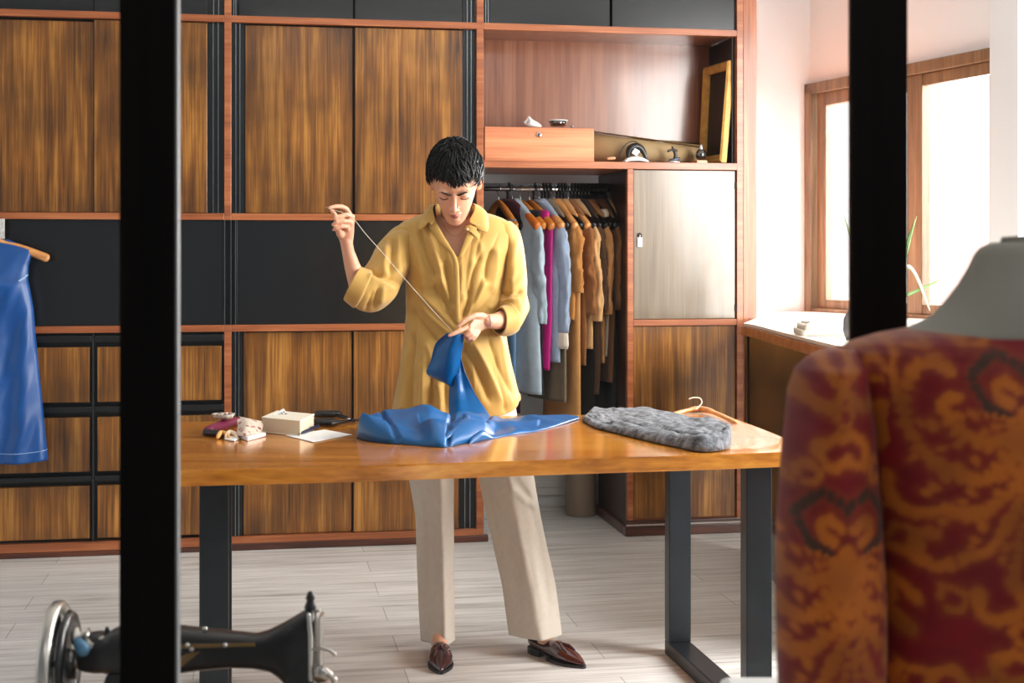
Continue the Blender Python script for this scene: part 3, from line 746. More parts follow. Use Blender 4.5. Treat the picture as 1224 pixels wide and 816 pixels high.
def foldz(px, py):
    o = np.zeros_like(np.asarray(px, float))
    for x0, y0, x1, y1, w_, a_ in LINES:
        dx, dy = x1 - x0, y1 - y0; L2 = dx * dx + dy * dy
        t = ((px - x0) * dx + (py - y0) * dy) / L2; tc_ = np.clip(t, 0, 1)
        bend = 1.6 * np.sin(math.pi * tc_)
        dist = ((px - x0) * dy - (py - y0) * dx) / math.sqrt(L2) + bend * (1 if int(x0) % 2 else -1)
        e_ = np.exp(-(np.abs(dist) / (w_ * .85)) ** 1.35) * np.exp(-np.maximum(0, np.abs(t - .5) - .42) ** 2 / .02)
        o += a_ * 1.15 * e_
    return o
RW = [(250.5, 522, 566, 4.505, 4.62), (253, 512, 578, 4.50, 4.64), (257, 499, 593, 4.49, 4.655), (262, 487, 605, 4.478, 4.665), (268, 480, 611, 4.468, 4.675), (278, 478.5, 613, 4.455, 4.68), (295, 479, 611, 4.437, 4.69), (318, 482, 605, 4.424, 4.69),
      (340, 486, 602, 4.425, 4.68), (375, 486, 603, 4.432, 4.675), (410, 482, 606, 4.425, 4.68), (440, 478, 611, 4.42, 4.69), (470, 474, 618, 4.418, 4.70), (486, 471.5, 621.5, 4.418, 4.70), (499, 470, 622, 4.42, 4.70)]
RWa = A(RW); ny = 190; na = 300
pyv = np.interp(np.linspace(0, 1, ny) , np.linspace(0, 1, len(RW)), RWa[:, 0])
pyv = 250.5 + (499 - 250.5) * np.linspace(0, 1, ny) ** 1.05
th = np.linspace(0, 2 * math.pi, na + 1)[:-1]
def smooth_rows(col):
    v = np.interp(pyv, RWa[:, 0], RWa[:, col]); k = np.ones(5) / 5
    vp = np.pad(v, 2, mode='edge'); return np.convolve(vp, k, 'valid')
Lr, Rr, Fr, Br = [smooth_rows(c) for c in (1, 2, 3, 4)]
VP = np.zeros((ny, na, 3)); IMG = np.zeros((ny, na, 2))
def vneck(px, py):
    """inside the open neck"""
    l = np.interp(py, [240, 250, 262, 285, 307], [516, 517, 521, 533.5, 546.5]); r = np.interp(py, [240, 250, 262, 285, 307], [569, 568, 564, 555, 546.8])
    return (px > l) & (px < r) & (py < 307)
for i in range(ny):
    py = pyv[i]; dm = (Fr[i] + Br[i]) / 2; ex = np.interp(py, [250, 300, 500], [2.1, 2.5, 2.3])
    a_ = PX(Lr[i], py, dm)[0]; b_ = PX(Rr[i], py, dm)[0]; c_ = (a_ + b_) / 2; w_ = (b_ - a_) / 2; h_ = (Br[i] - Fr[i]) / 2
    ct, st = np.cos(th), np.sin(th)
    x = c_ + w_ * np.sign(ct) * np.abs(ct) ** (2 / ex); d = dm - h_ * np.sign(st) * np.abs(st) ** (2 / ex)
    z = np.full(na, PX(560, py, Fr[i])[2])
    # hem rises at the side seams
    if py > 470: 
        side = np.abs(ct) ** 6 * (ct > 0); z = z + sstep(470, 499, py) * side * .040
    px_ = 612 + FPX * x / d; py_ = HY + FPX * (HC - z) / d
    IMG[i, :, 0] = px_; IMG[i, :, 1] = py_
    front = np.clip(st * 1.6, 0, 1)
    fz = foldz(px_, py_) * front + .0025 * vnoise(px_ / 14, py_ / 60, 3) * sstep(265, 300, py)
    fz = fz + .007 * np.sin(th * 9 + py * .02) * sstep(400, 490, py) * (1 - front * .7)
    # placket ridge
    pl = np.interp(py, [300, 386, 500], [547, 549.5, 545])
    fz = fz + .0022 * sstep(0, 1, (px_ - (pl - 6)) / 1.5) * (px_ < pl + 1.5) * front * (py < 400)
    # front split under the blue cloth
    fz = fz - .02 * np.exp(-((px_ - np.interp(py, [400, 500], [546, 566])) / np.interp(py, [400, 500], [3, 16])) ** 2) * sstep(410, 440, py) * front
    nx_ = np.sign(ct) * np.abs(ct) ** 1.2; 
    x = x + fz * ct * .6; d = d - fz * st
    VP[i, :, 0] = x; VP[i, :, 1] = d; VP[i, :, 2] = z
mb = MB(True); idx = -np.ones((ny, na), int)
keep = ~(vneck(IMG[:, :, 0], IMG[:, :, 1]) & (np.sin(th)[None, :] > .15))
fs = []
for i in range(ny - 1):
    for j in range(na):
        k = (j + 1) % na
        if keep[i, j] and keep[i, k] and keep[i + 1, j] and keep[i + 1, k]: fs.append((i * na + j, i * na + k, (i + 1) * na + k, (i + 1) * na + j))
mb.add(VP.reshape(-1, 3), fs)
# drop unused vertices
used_ = sorted({q for f in fs for q in f}); mp_ = {q: i for i, q in enumerate(used_)}
mb.v = [mb.v[q] for q in used_]; mb.f = [tuple(mp_[q] for q in f) for f in fs]
shirt = mb.build('shirt', M_shirt, person, solid=.0018, offset=0)
# placket edges running up to the collar
def strip(P0, P1, n=24, bulge=0.0):
    a_ = catmull(P0, n); b_ = catmull(P1, n); G = []
    for t in np.linspace(0, 1, 7): r_ = a_ * (1 - t) + b_ * t; r_[:, 1] -= bulge * math.sin(math.pi * t); G.append(r_)
    return G
mb = MB(True)
mb.grid(strip([PX(516, 252, 4.47), PX(522, 266, 4.440), PX(533, 286, 4.420), PX(546, 308, 4.414), PX(549, 330, 4.410), PX(549.5, 360, 4.408), PX(549.5, 388, 4.412)],
              [PX(511, 258, 4.465), PX(513, 272, 4.440), PX(524, 289, 4.422), PX(539, 305, 4.416), PX(542.5, 330, 4.411), PX(543, 360, 4.409), PX(544, 386, 4.413)], 40, .003))
mb.build('button_placket', M_shirt, shirt, solid=.002)
mb = MB(True)
mb.grid(strip([PX(568, 250, 4.47), PX(563, 266, 4.44), PX(556, 284, 4.420), PX(547.5, 307, 4.416)], [PX(574, 256, 4.465), PX(571, 270, 4.44), PX(564, 287, 4.424), PX(553, 306, 4.420)], 24, .003))
mb.build('button_placket', M_shirt, shirt, solid=.002)
# collar leaves
def patch(quadrows, n=14):
    G = []
    for r_ in quadrows: G.append(catmull([PX(*p) for p in r_], n))
    G = A(G); out = []
    for j in range(n): out.append(catmull(G[:, j], n))
    return A(out).transpose(1, 0, 2)
mb = MB(True)
mb.grid(patch([[(524, 246, 4.56), (519.5, 244, 4.49), (517.5, 250, 4.458), (520.5, 262, 4.438)],
               [(516, 244, 4.56), (511.5, 248, 4.492), (509.5, 256, 4.456), (516.5, 268, 4.428)],
               [(511, 249, 4.56), (505.5, 256, 4.492), (503, 266, 4.452), (514.0, 264.5, 4.426)],
               [(509, 252, 4.56), (502, 261, 4.490), (500.5, 274.5, 4.450), (511.5, 266.5, 4.430)]]))
mb.build('collar', M_shirt, shirt, solid=.003, sub=1)
mb = MB(True)
mb.grid(patch([[(560, 244, 4.56), (566.5, 243, 4.49), (567.5, 250, 4.458), (561.5, 262, 4.434)],
               [(570, 246, 4.56), (575, 247, 4.492), (575, 257, 4.455), (562, 266, 4.428)],
               [(577, 249, 4.56), (580.5, 253, 4.492), (580.5, 265, 4.452), (569, 270, 4.432)],
               [(580, 251, 4.56), (584, 259, 4.494), (583.0, 277.5, 4.450), (565.5, 270.5, 4.434)]]))
mb.build('collar', M_shirt, shirt, solid=.003, sub=1)
mb = MB(True)   # collar stand behind the neck
mb.loft([[PX(545 + r_ * math.cos(t), y_ - 2.5 * math.sin(t), 4.555 + .066 * math.sin(t)) for t in np.linspace(-.25, math.pi + .25, 30)] for r_, y_ in ((24, 258), (25, 251), (25.5, 245), (28, 246), (31, 253))], closed=False)
mb.build('collar', M_shirt, shirt, solid=.002)
# undone collar tab
mb = MB(True)
mb.grid(patch([[(556, 270, 4.422), (563, 269, 4.420), (569, 274, 4.424), (574, 281, 4.436)], [(555, 274.5, 4.420), (562, 277, 4.416), (567, 281, 4.422), (572, 286, 4.434)]], 10))
mb.build('collar_tab', M_shirt, shirt, solid=.003)
bt = PX(558.5, 274, 4.415); MB(True).lathe(bt, [(.0001, -.002), (.0045, -.002), (.0045, .001), (.0001, .001)], 14, 'y').build('button', plain('pearl_button', srgb(226, 205, 160), .25), shirt)

# sleeves
def sleeve(stations, name, seedn, lines, fade, amp=.010, n=72, m=90):
    st_ = A([s[:3] + (s[3], s[4]) for s in stations], float)   # px, py, d, radius across (m), radius depth (m)
    P_ = A([PX(*s[:3]) for s in stations]); C_ = catmull(np.hstack([P_, st_[:, 3:5]]), m)
    rings = []; T = np.gradient(C_[:, :3], axis=0); T /= np.linalg.norm(T, axis=1)[:, None]
    if stations[-1][5] is not None:
        e_ = A(stations[-1][5], float); e_ /= np.linalg.norm(e_)
        for i in range(m):
            w_ = sstep(.72, .92, i / (m - 1)); T[i] = T[i] * (1 - w_) + e_ * w_; T[i] /= np.linalg.norm(T[i])
    if True:
        k = 7
        Tp = np.vstack([np.repeat(T[:1], k, 0), T, np.repeat(T[-1:], k, 0)]); T = A([Tp[i:i + 2 * k + 1].mean(0) for i in range(m)]); T /= np.linalg.norm(T, axis=1)[:, None]
    for i in range(m):
        t = T[i]; fwd = A([0, 1.0, 0]); u = np.cross(t, fwd); u /= np.linalg.norm(u); w_ = np.cross(u, t)
        a_ = np.linspace(0, 2 * math.pi, n + 1)[:-1]
        s = i / (m - 1)
        q = C_[i, :3] + np.outer(np.cos(a_) * C_[i, 3], u) + np.outer(np.sin(a_) * C_[i, 4], w_)
        px_ = 612 + FPX * q[:, 0] / q[:, 1]; py_ = HY + FPX * (HC - q[:, 2]) / q[:, 1]
        ds = amp * .55 * vnoise(a_ * 1.6 / math.pi * 3 + s * 5, s * 9 + np.cos(a_) * 1.4, seedn) * np.interp(s, [0, .08, fade, fade + .04], [0, 1, 1, .12])
        front = np.clip(-w_[1] * np.sin(a_), -1, 1); front = np.clip(front * 1.5, 0, 1)
        for x0, y0, x1, y1, wd, aa in lines:
            dx, dy = x1 - x0, y1 - y0; L2 = dx * dx + dy * dy; tt = ((px_ - x0) * dx + (py_ - y0) * dy) / L2
            dist = ((px_ - x0) * dy - (py_ - y0) * dx) / math.sqrt(L2)
            ds = ds + aa * 1.1 * np.exp(-(np.abs(dist) / wd) ** 1.35) * np.exp(-np.maximum(0, np.abs(tt - .5) - .42) ** 2 / .02) * front
        nrm_ = (q - C_[i, :3]); nrm_ /= np.linalg.norm(nrm_, axis=1)[:, None]
        rings.append(q + nrm_ * ds[:, None])
    mb = MB(True); mb.loft(rings, caps=False)
    o = mb.build(name, M_shirt, shirt, solid=.002, offset=0)
    i0 = int(m * fade) + 2; mc = MB(True); cr_ = []
    for i in range(i0, m):
        c0_ = C_[i, :3]; k = 1.075 if i > i0 else 1.0
        if i == m - 1: k = 1.05
        cr_.append([c0_ + (p - c0_) * k for p in rings[i]])
    mc.loft(cr_, caps=False); mc.build('cuff', M_shirt, o, solid=.0025, offset=0)
    return C_, T
sl = [(497, 279, 4.57, .052, .075, None), (484, 290, 4.56, .063, .072, None), (470, 310, 4.51, .065, .066, None), (456, 334, 4.45, .064, .064, None), (445, 347, 4.41, .0655, .062, None), (434, 345.5, 4.39, .060, .058, None), (421.5, 338.5, 4.375, .0535, .050, (-.88, 0, .46))]
sleeve(sl, 'sleeve', 2, [(462, 296, 459, 330, 4, .010), (470, 290, 466, 332, 4, -.012), (476, 285, 475, 325, 3.5, .009), (438, 322, 480, 340, 2.8, -.016), (442, 330, 468, 345, 4, .010), (452, 345, 447, 370, 2.6, -.012), (446, 350, 438, 372, 2.6, -.012), (457, 345, 455, 362, 3, .007), (462, 330, 478, 326, 4, .008)], .80)
srt = [(598, 277, 4.58, .050, .075, None), (604, 288, 4.57, .052, .072, None), (611, 318, 4.56, .046, .064, None), (613.5, 345, 4.54, .044, .060, None), (613, 366, 4.50, .048, .056, None), (607, 381, 4.46, .047, .052, None), (597, 384, 4.42, .041, .046, (-.86, -.45, .10))]
sleeve(srt, 'sleeve', 5, [(606, 285, 602, 340, 3.5, -.010), (616, 290, 612, 350, 4, .008), (600, 352, 622, 348, 2.6, -.013), (600, 360, 620, 360, 4, .009), (596, 345, 606, 356, 3, -.008), (612, 300, 608, 335, 4, .006)], .78)
# bracelet
t_ = A([-.9, -.45, 0]); c_ = PX(583, 383.5, 4.35)
mb = MB(True); u_ = np.cross(t_, [0, 0, 1.0]); u_ /= np.linalg.norm(u_)
mb.tube([c_ + u_ * .0235 * math.cos(a) + A([0, 0, 1]) * .0235 * math.sin(a) for a in np.linspace(0, 2 * math.pi, 40)], .0011, 6); mb.build('bracelet', M_silver, person)

# ---------------- trousers
trs = MB(True)
def leg(rows, nseg, seed, lines):
    R_ = A(rows, float); ys = np.linspace(R_[0, 0], R_[-1, 0], 120); rings = []
    for y in ys:
        L, R, X, dF, dB = [np.interp(y, R_[:, 0], R_[:, c]) for c in (1, 2, 3, 4, 5)]
        dm = (dF + dB) / 2
        a_ = PX(L, y, dm)[0]; b_ = PX(R, y, dm)[0]; xx = PX(X, y, dF)[0]; z = PX(560, y, dF)[2]; zt = .5 * (z + PX(560, y, dB)[2]) 
        pts = []
        for k in range(nseg):
            t = 2 * math.pi * k / nseg; c, s = math.cos(t), math.sin(t)
            # crease pulls the front of the section to a point at xx
            x = (a_ + b_) / 2 + (b_ - a_) / 2 * math.copysign(abs(c) ** .86, c)
            if s > 0: 
                f_ = (x - xx) / ((b_ - xx) if x > xx else (xx - a_))
                d = dm - (dm - dF) * max(0.0, 1 - abs(f_)) ** .72
            else: d = dm + (dB - dm) * abs(s) ** .9
            px_ = 612 + FPX * x / d
            fo = 0
            for x0, y0, x1, y1, wd, aa in lines:
                dx, dy = x1 - x0, y1 - y0; L2 = dx * dx + dy * dy; tt = ((px_ - x0) * dx + (y - y0) * dy) / L2; dist = ((px_ - x0) * dy - (y - y0) * dx) / math.sqrt(L2)
                fo += aa * math.exp(-(dist / wd) ** 2) * math.exp(-max(0, abs(tt - .5) - .42) ** 2 / .02)
            fo += .003 * float(vnoise(px_ / 9, y / 50, seed))
            pts.append(A([x, d - (fo * s if s > 0 else 0), z]))
        rings.append(pts)
    trs.loft(rings, caps=False)
leg([(495, 482, 556, 520, 4.50, 4.70), (540, 485, 548, 523, 4.505, 4.69), (571, 488, 542, 527, 4.49, 4.69), (623, 497, 542, 528, 4.465, 4.65), (685, 498.6, 542.5, 530, 4.42, 4.58), (740, 501, 543, 531.5, 4.375, 4.52), (772, 503, 543.5, 532, 4.36, 4.50)], 72, 4,
    [(497, 640, 500, 760, 4, .004), (512, 600, 514, 700, 4, -.004), (537, 580, 538, 660, 3, -.003), (505, 575, 520, 610, 4, .005)])
leg([(495, 548, 612, 590, 4.50, 4.70), (540, 560, 628, 600, 4.505, 4.69), (571, 571.7, 637, 608, 4.49, 4.69), (612, 579, 644, 616.5, 4.465, 4.65), (651, 588, 651.5, 624, 4.44, 4.62), (707, 600.5, 664, 636, 4.39, 4.56), (766, 608.3, 671.5, 647.5, 4.345, 4.50)], 72, 8,
    [(583, 600, 600, 700, 4, .006), (590, 590, 612, 720, 4, -.007), (578, 580, 590, 640, 3, -.005), (615, 572, 634, 600, 3, -.009), (610, 584, 640, 610, 3.5, .010), (628, 590, 642, 640, 3, -.006), (645, 650, 655, 720, 3.5, -.007), (636, 660, 650, 740, 4, .006)])
mb_t = trs
mb_t.loft([ring(y, L, R, F, B, 48, 2.5) for y, L, R, F, B in ((488, 478, 616, 4.48, 4.70), (505, 479, 618, 4.485, 4.70), (530, 484, 622, 4.492, 4.70))])
tro = mb_t.build('trousers', M_linen, person, solid=.002, offset=0)

# ---------------- shoes
def shoe(t_, v, L_=.25):
    P_ = lambda s, o, z: A([t_[0] - v[0] * L_ * (1 - s) + v[1] * o, t_[1] - v[1] * L_ * (1 - s) - v[0] * o, z])
    ss = np.linspace(0, 1, 44)
    w = np.interp(ss, [0, .04, .12, .3, .5, .65, .78, .88, .95, 1], [.010, .022, .029, .028, .034, .0375, .033, .022, .012, .0035])
    base = np.interp(ss, [0, .3, .55, 1], [.022, .016, .007, .009])
    top = np.interp(ss, [0, .05, .2, .34, .42, .50, .7, .85, 1], [.060, .064, .054, .050, .060, .060, .045, .031, .017])
    up = MB(True); rings = []
    for s, ww, b_, tp in zip(ss, w, base, top):
        r_ = []
        for k in range(28):
            a_ = 2 * math.pi * k / 28; c, q = math.cos(a_), math.sin(a_)
            zz = b_ + (tp - b_) * (.5 + .5 * q) if q > 0 else b_ + (tp - b_) * .5 * (1 + q)
            hw = ww * (abs(c) ** .7) * (1 - .22 * max(0, q)); r_.append(P_(s, math.copysign(hw, c), zz))
        rings.append(r_)
    up.loft(rings); sh = up.build('shoe', M_patent, person)
    so = MB(True)
    out = [(s, ww + .002) for s, ww in zip(ss, w)]
    for zo0, zo1, s0, s1 in ((0, .0085, .46, 1.0),):
        sel = [(s, q) for s, q in out if s >= s0 - .02]
        poly = [P_(s, q, 0) for s, q in sel] + [P_(s, -q, 0) for s, q in sel[::-1]]
        so.prism([(p[0], p[1], 0) for p in poly], (0, 0, .009))
    so.build('sole', M_sole, sh, smooth=False)
    he = MB(True); sel = [(s, q) for s, q in out if s <= .30]
    poly = [P_(s, q * .98, 0) for s, q in sel] + [P_(s, -q * .98, 0) for s, q in sel[::-1]]
    he.prism([(p[0], p[1], 0) for p in poly], (0, 0, .021)); he.build('heel', M_sole, sh, smooth=False, bevel=.002)
    sh2 = MB(True); sel = [(s, q) for s, q in out if .27 <= s <= .5]
    poly = [(s, q * .8) for s, q in sel]
    sh2.loft([[P_(s, o, z) for o, z in ((-q, b_ - .001), (q, b_ - .001), (q, b_ + .006), (-q, b_ + .006))] for (s, q), b_ in zip(poly, np.interp([p[0] for p in poly], [.27, .5], [.016, .006]))])
    sh2.build('sole', M_sole, sh, smooth=False)
    bw = MB(True)
    for o_ in (-1, 1):
        bw.loft([[P_(.58 + dx, o_ * (.002 + .026 * k), .054 - .012 * k + dz * (.3 + k)) for dx, dz in ((-.045 * (.4 + k), -.002), (0, .006), (.05 * (.4 + k), -.006), (0, -.006))] for k in np.linspace(0, 1, 6)])
        bw.tube([P_(.56, 0, .057), P_(.66, o_ * .014, .050), P_(.74, o_ * .017, .041)], [.004, .005, .003], 8)
    bw.ell(P_(.575, 0, .058), (.007, .007, .005)); bw.build('bow', M_patent, sh)
for (t_, v) in FEET: shoe(t_, v)
# ------------------------------------------------------------------ the blue satin, needle and thread
M_satin = plain('blue_satin', srgb(0, 84, 142), .32, spec=.35, noise=.08, nscale=6)
def sheet(front, back, hfun, m=70, n=26, z0=None, skirt=True):
    """cloth lying on a plane: front and back outlines in pixels on the table plane; hfun(u, v) = height"""
    z0 = HT if z0 is None else z0
    f_ = catmull([PZ(x, y, z0)[:2] for x, y in front], m); b_ = catmull([PZ(x, y, z0)[:2] for x, y in back], m)
    U, V_ = np.meshgrid(np.linspace(0, 1, m), np.linspace(0, 1, n)); H = hfun(U, V_)
    G = np.zeros((n, m, 3)); 
    G[:, :, :2] = f_[None] * (1 - V_[:, :, None]) + b_[None] * V_[:, :, None]
    G[:, :, 2] = z0 + .0015 + H
    return G
blue = MB(True)
def edge0(U, V_, a=.06, b=.12): return np.minimum(1, np.minimum(U, 1 - U) / a) ** .5 * np.minimum(1, np.minimum(V_, 1 - V_) / b) ** .5
# bundle on the left
def hb(U, V_):
    h = .056 * edge0(U, V_, .08, .2) * (1 - .35 * U)
    h = h + .008 * np.sin(9 * U + 5 * V_) * edge0(U, V_) + .012 * vnoise(U * 7, V_ * 4, 4) * edge0(U, V_)
    h = h - .018 * np.exp(-((V_ - .30 - .20 * U) / .05) ** 2) * (U > .45) * edge0(U, V_)
    h = h + .012 * np.exp(-((V_ - .62) / .10) ** 2) * edge0(U, V_)
    h = h - .012 * np.exp(-((U - .30 + .1 * V_) / .015) ** 2) - .014 * np.exp(-((U - .64 - .15 * V_) / .02) ** 2)
    return np.maximum(h, 0)
blue.grid(sheet([(426, 524), (450, 529), (500, 533), (530, 535), (558, 530), (592, 522)], [(429, 519), (450, 512), (480, 507), (515, 505), (548, 505), (588, 506)], hb, 110, 50))
# flat tail on the right
def ht_(U, V_): return (.004 + .010 * np.clip(np.sin(16 * U + 7 * V_), 0, 1) * (1 - U) + .014 * np.exp(-((U - .10 - .1 * V_) / .05) ** 2) + .012 * np.exp(-((V_ - .5 + .2 * U) / .12) ** 2) * (U < .6)) * edge0(U, V_, .03, .06)
blue.grid(sheet([(560, 531), (592, 524), (612, 520), (640, 516), (668, 509), (693, 501)], [(575, 506), (592, 503), (625, 499), (650, 497), (672, 497), (692, 499)], ht_, 90, 30))
# rolled lip at the front of the bundle
blue.tube(catmull([A(PZ(528, 533, HT)) + A([0, 0, .012]), A(PZ(536, 531, HT)) + A([0, 0, .022]), A(PZ(550, 526, HT)) + A([0, 0, .034]), A(PZ(558, 518, HT)) + A([0, 0, .040]), A(PZ(552, 512, HT)) + A([0, 0, .045])], 20), [.006] * 4 + [.011] * 12 + [.006] * 4, 12)
# hanging length
def hang(rows, n=30, m=46, fold=.0, seed=1):
    G = []
    for r in rows: G.append([PX(*p) for p in r])
    G = A([catmull(g, n) for g in G]); G = A([catmull(G[:, j], m) for j in range(n)]).transpose(1, 0, 2)
    U, V_ = np.meshgrid(np.linspace(0, 1, n), np.linspace(0, 1, m))
    G[:, :, 1] -= fold * np.sin(U * 8 + V_ * 3 + seed) * np.minimum(1, 6 * V_) + fold * .8 * vnoise(U * 4 + V_ * 2, V_ * 5, seed)
    return G
blue.grid(hang([[(534, 398, 4.305), (540, 398, 4.298), (548, 398.5, 4.300), (554, 399, 4.305)],
                [(521, 410, 4.330), (532, 411, 4.312), (544, 412, 4.305), (553, 413, 4.315)],
                [(515, 430, 4.350), (526, 433, 4.325), (540, 437, 4.318), (550, 430, 4.33)],
                [(510.5, 446.5, 4.365), (522, 449, 4.34), (536, 453, 4.335), (549, 445, 4.345)],
                [(531, 457, 4.372), (536, 459.5, 4.355), (541, 462, 4.35), (548, 452, 4.36)]], fold=.005, seed=2))
blue.grid(hang([[(536, 418, 4.350), (542, 420, 4.343), (549, 424, 4.34), (551, 426, 4.345)],
                [(538, 445, 4.36), (545, 446, 4.345), (552, 446, 4.34), (556, 444, 4.35)],
                [(537, 470, 4.36), (548, 471, 4.335), (558, 471, 4.335), (568, 470, 4.35)],
                [(537, 492, 4.30), (552, 494, 4.26), (568, 495, 4.26), (583, 494, 4.29)],
                [(540, 505, 4.20), (556, 508, 4.16), (574, 510, 4.14), (592, 509, 4.16)],
                [(545, 511, 4.05), (560, 515, 3.98), (576, 517, 3.96), (596, 517, 3.98)]], fold=.008, seed=5))
bo = blue.build('satin_cloth', M_satin, None, solid=.0015)
tag(bo, 'bright blue satin dress piece heaped on the table and held up by the woman', 'fabric')
# needle and thread
mb = MB(True)
th_ = [(395.5, 250, 4.266), (408, 253.5, 4.262), (421, 260, 4.268), (438, 280.5, 4.29), (455, 299.5, 4.31), (482, 331, 4.33), (500, 351.5, 4.345), (522, 376, 4.335), (538, 393, 4.305), (541, 398, 4.295)]
mb.tube(catmull([PX(*p) for p in th_], 60), .0009, 6)
o = mb.build('thread', plain('white_thread', srgb(225, 220, 205), .6)); tag(o, 'taut pale sewing thread running from the raised hand down to the blue cloth', 'thread')
o = MB(True).tube([PX(389.5, 247.2, 4.262), PX(398, 251.5, 4.262)], [.0006, .0012], 8).build('sewing_needle', M_silver); tag(o, 'tiny steel sewing needle pinched in the woman\'s raised fingertips', 'needle')

# ------------------------------------------------------------------ other things on the table
def tz(px, py, dz=0): p = PZ(px, py, HT); return A([p[0], p[1], HT + dz])
M_tweed = plain('grey_tweed', srgb(112, 115, 121), .95, sheen=.15, noise=.85, nscale=48, bump=.9, bscale=200, spec=.1)
def hw(U, V_):
    h = (.008 + .020 * U) * edge0(U, V_, .02, .05)
    h = h + .010 * np.exp(-((V_ - .14 - .05 * np.sin(7 * U)) / .07) ** 2) * (U > .25) * edge0(U, V_, .03, .05) + .006 * vnoise(U * 9, V_ * 5, 9) * edge0(U, V_) + .003 * vnoise(U * 30, V_ * 16, 2) * edge0(U, V_)
    h = h - .012 * np.exp(-((V_ - .28 - .04 * np.sin(9 * U)) / .03) ** 2) * (U > .3)
    return np.maximum(h, .001)
mb = MB(True); mb.grid(sheet([(697, 503), (712, 512), (735, 518), (775, 528), (812, 536), (838, 541), (858, 540), (871, 535)], [(710, 491), (725, 492), (745, 493), (765, 494), (795, 499), (830, 507), (856, 512), (873, 521)], hw, 130, 60))
o = mb.build('tweed_cloth', M_tweed, None, solid=.004); tag(o, 'folded grey tweed cloth lying on the right part of the table', 'fabric')
# wooden clothes hanger, lying
M_hang = wood('hanger_wood', srgb(176, 108, 50), srgb(210, 146, 84), srgb(228, 172, 112), 'x', .35, .3, 1.5)
M_hang2 = wood('amber_hanger_wood', srgb(150, 84, 26), srgb(190, 116, 44), srgb(214, 148, 70), 'y', .35, .3, 1.5)
M_hook = plain('hanger_hook', srgb(190, 190, 190), .25, metal=1)
hgr = thing('clothes_hanger', 'pale wooden clothes hanger lying at the far right edge of the table behind the tweed', 'hanger', CW(*tz(840, 500)), -YAW)
mb = MB(True)
P_ = catmull([tz(806, 499, .012), tz(822, 495.5, .014), tz(838, 494, .016), tz(858, 500, .014), tz(880, 510, .012)], 26)
mb.tube(P_, [.006] + [.010] * 8 + [.013] * 8 + [.010] * 8 + [.006], 12, flat=.6); mb.build('hanger_body', M_hang, hgr)
mb = MB(True); b_ = tz(832, 495.5, .018)
mb.tube(catmull([b_, b_ + A([.012, .01, .008]), b_ + A([.020, .012, .020]), b_ + A([.014, .012, .033]), b_ + A([-.006, .012, .035]), b_ + A([-.020, .012, .031])], 20), .0022, 8); mb.build('hook', plain('pale_hook', srgb(235, 225, 205), .4), hgr)
# paper pattern / tracing film on the right corner
def hfilm(U, V_): return .002 + .004 * np.abs(vnoise(U * 5, V_ * 4, 12)) + .002 * np.abs(vnoise(U * 14, V_ * 12, 5))
mb = MB(True); mb.grid(sheet([(852, 538), (880, 539.5), (905, 538), (930, 534)], [(850, 505), (872, 503), (898, 511), (934, 524)], hfilm, 50, 40))
mfl = plain('crumpled_film', srgb(225, 215, 200), .25, spec=.6); n_ = mfl.node_tree.nodes; l_ = mfl.node_tree.links
n_['Principled BSDF'].inputs['Alpha'].default_value = .38
o = mb.build('pattern_film', mfl, None); tag(o, 'crumpled translucent pattern film on the right corner of the table', 'film')
# box-like book block
def lying_box(px, py, wx, wy, hz, rz, dz=0):
    c = tz(px, py, dz); R = Matrix.Rotation(rz, 3, 'Z'); return (c[0], c[1], c[2] + hz / 2), (wx, wy, hz), R
M_cream = plain('cream_card', srgb(232, 224, 205), .6)
M_page = plain('page_edges', srgb(214, 200, 172), .8)
bk = thing('notebook', 'thick cream book block lying on the left part of the table', 'book', CW(*tz(343, 515)), -YAW)
p0, p1, p2 = tz(312.5, 517), tz(359, 522), tz(376, 513)
ux = (p1 - p0)[:2]; uy = (p2 - p1)[:2]; hb_ = .045
def prism4(c0, a, b, z0, z1, k=0):
    c0 = A(c0[:2]) ; q = [c0 + a * k + b * k, c0 + a * (1 - k) + b * k, c0 + a * (1 - k) + b * (1 - k), c0 + a * k + b * (1 - k)]
    return [(p[0], p[1], z0) for p in q], (0, 0, z1 - z0)
MB(True).prism(*prism4(p0, ux, uy, HT + .001, HT + .004)).prism(*prism4(p0, ux, uy, HT + hb_ - .003, HT + hb_)).build('cover', M_cream, bk, smooth=False, bevel=.001)
MB(True).prism(*prism4(p0, ux, uy, HT + .004, HT + hb_ - .003, .015)).build('pages', M_page, bk, smooth=False)
# paper tag sticking up behind the book
M_paper = plain('white_paper', srgb(238, 238, 236), .7)
tg = thing('price_ticket', 'small printed white ticket leaning up behind the cream book', 'ticket', CW(*tz(335, 506)), -YAW)
d_ = 4.06; q_ = [PX(321, 497.5, d_), PX(339, 488, d_ + .01), PX(344.5, 496.5, d_ + .01), PX(330, 505.5, d_)]
mb = MB(True).prism(q_, (0, .0015, 0)); mb.build('card', M_paper, tg, smooth=False)
mb = MB(True); a0_, a1_, a2_ = q_[0], q_[1] - q_[0], q_[3] - q_[0]
for i, (u0, u1, v0, v1) in enumerate([(.2, .3, .25, .7), (.36, .42, .25, .7), (.48, .60, .3, .42), (.48, .60, .55, .7), (.66, .72, .25, .7), (.78, .9, .3, .4), (.78, .9, .55, .7)]):
    cs = [a0_ + a1_ * u + a2_ * v + A([0, -.0006, 0]) for u, v in ((u0, v0), (u1, v0), (u1, v1), (u0, v1))]; mb.prism(cs, (0, .0004, 0))
mb.build('print', plain('grey_print', srgb(120, 95, 90), .8), tg, smooth=False)
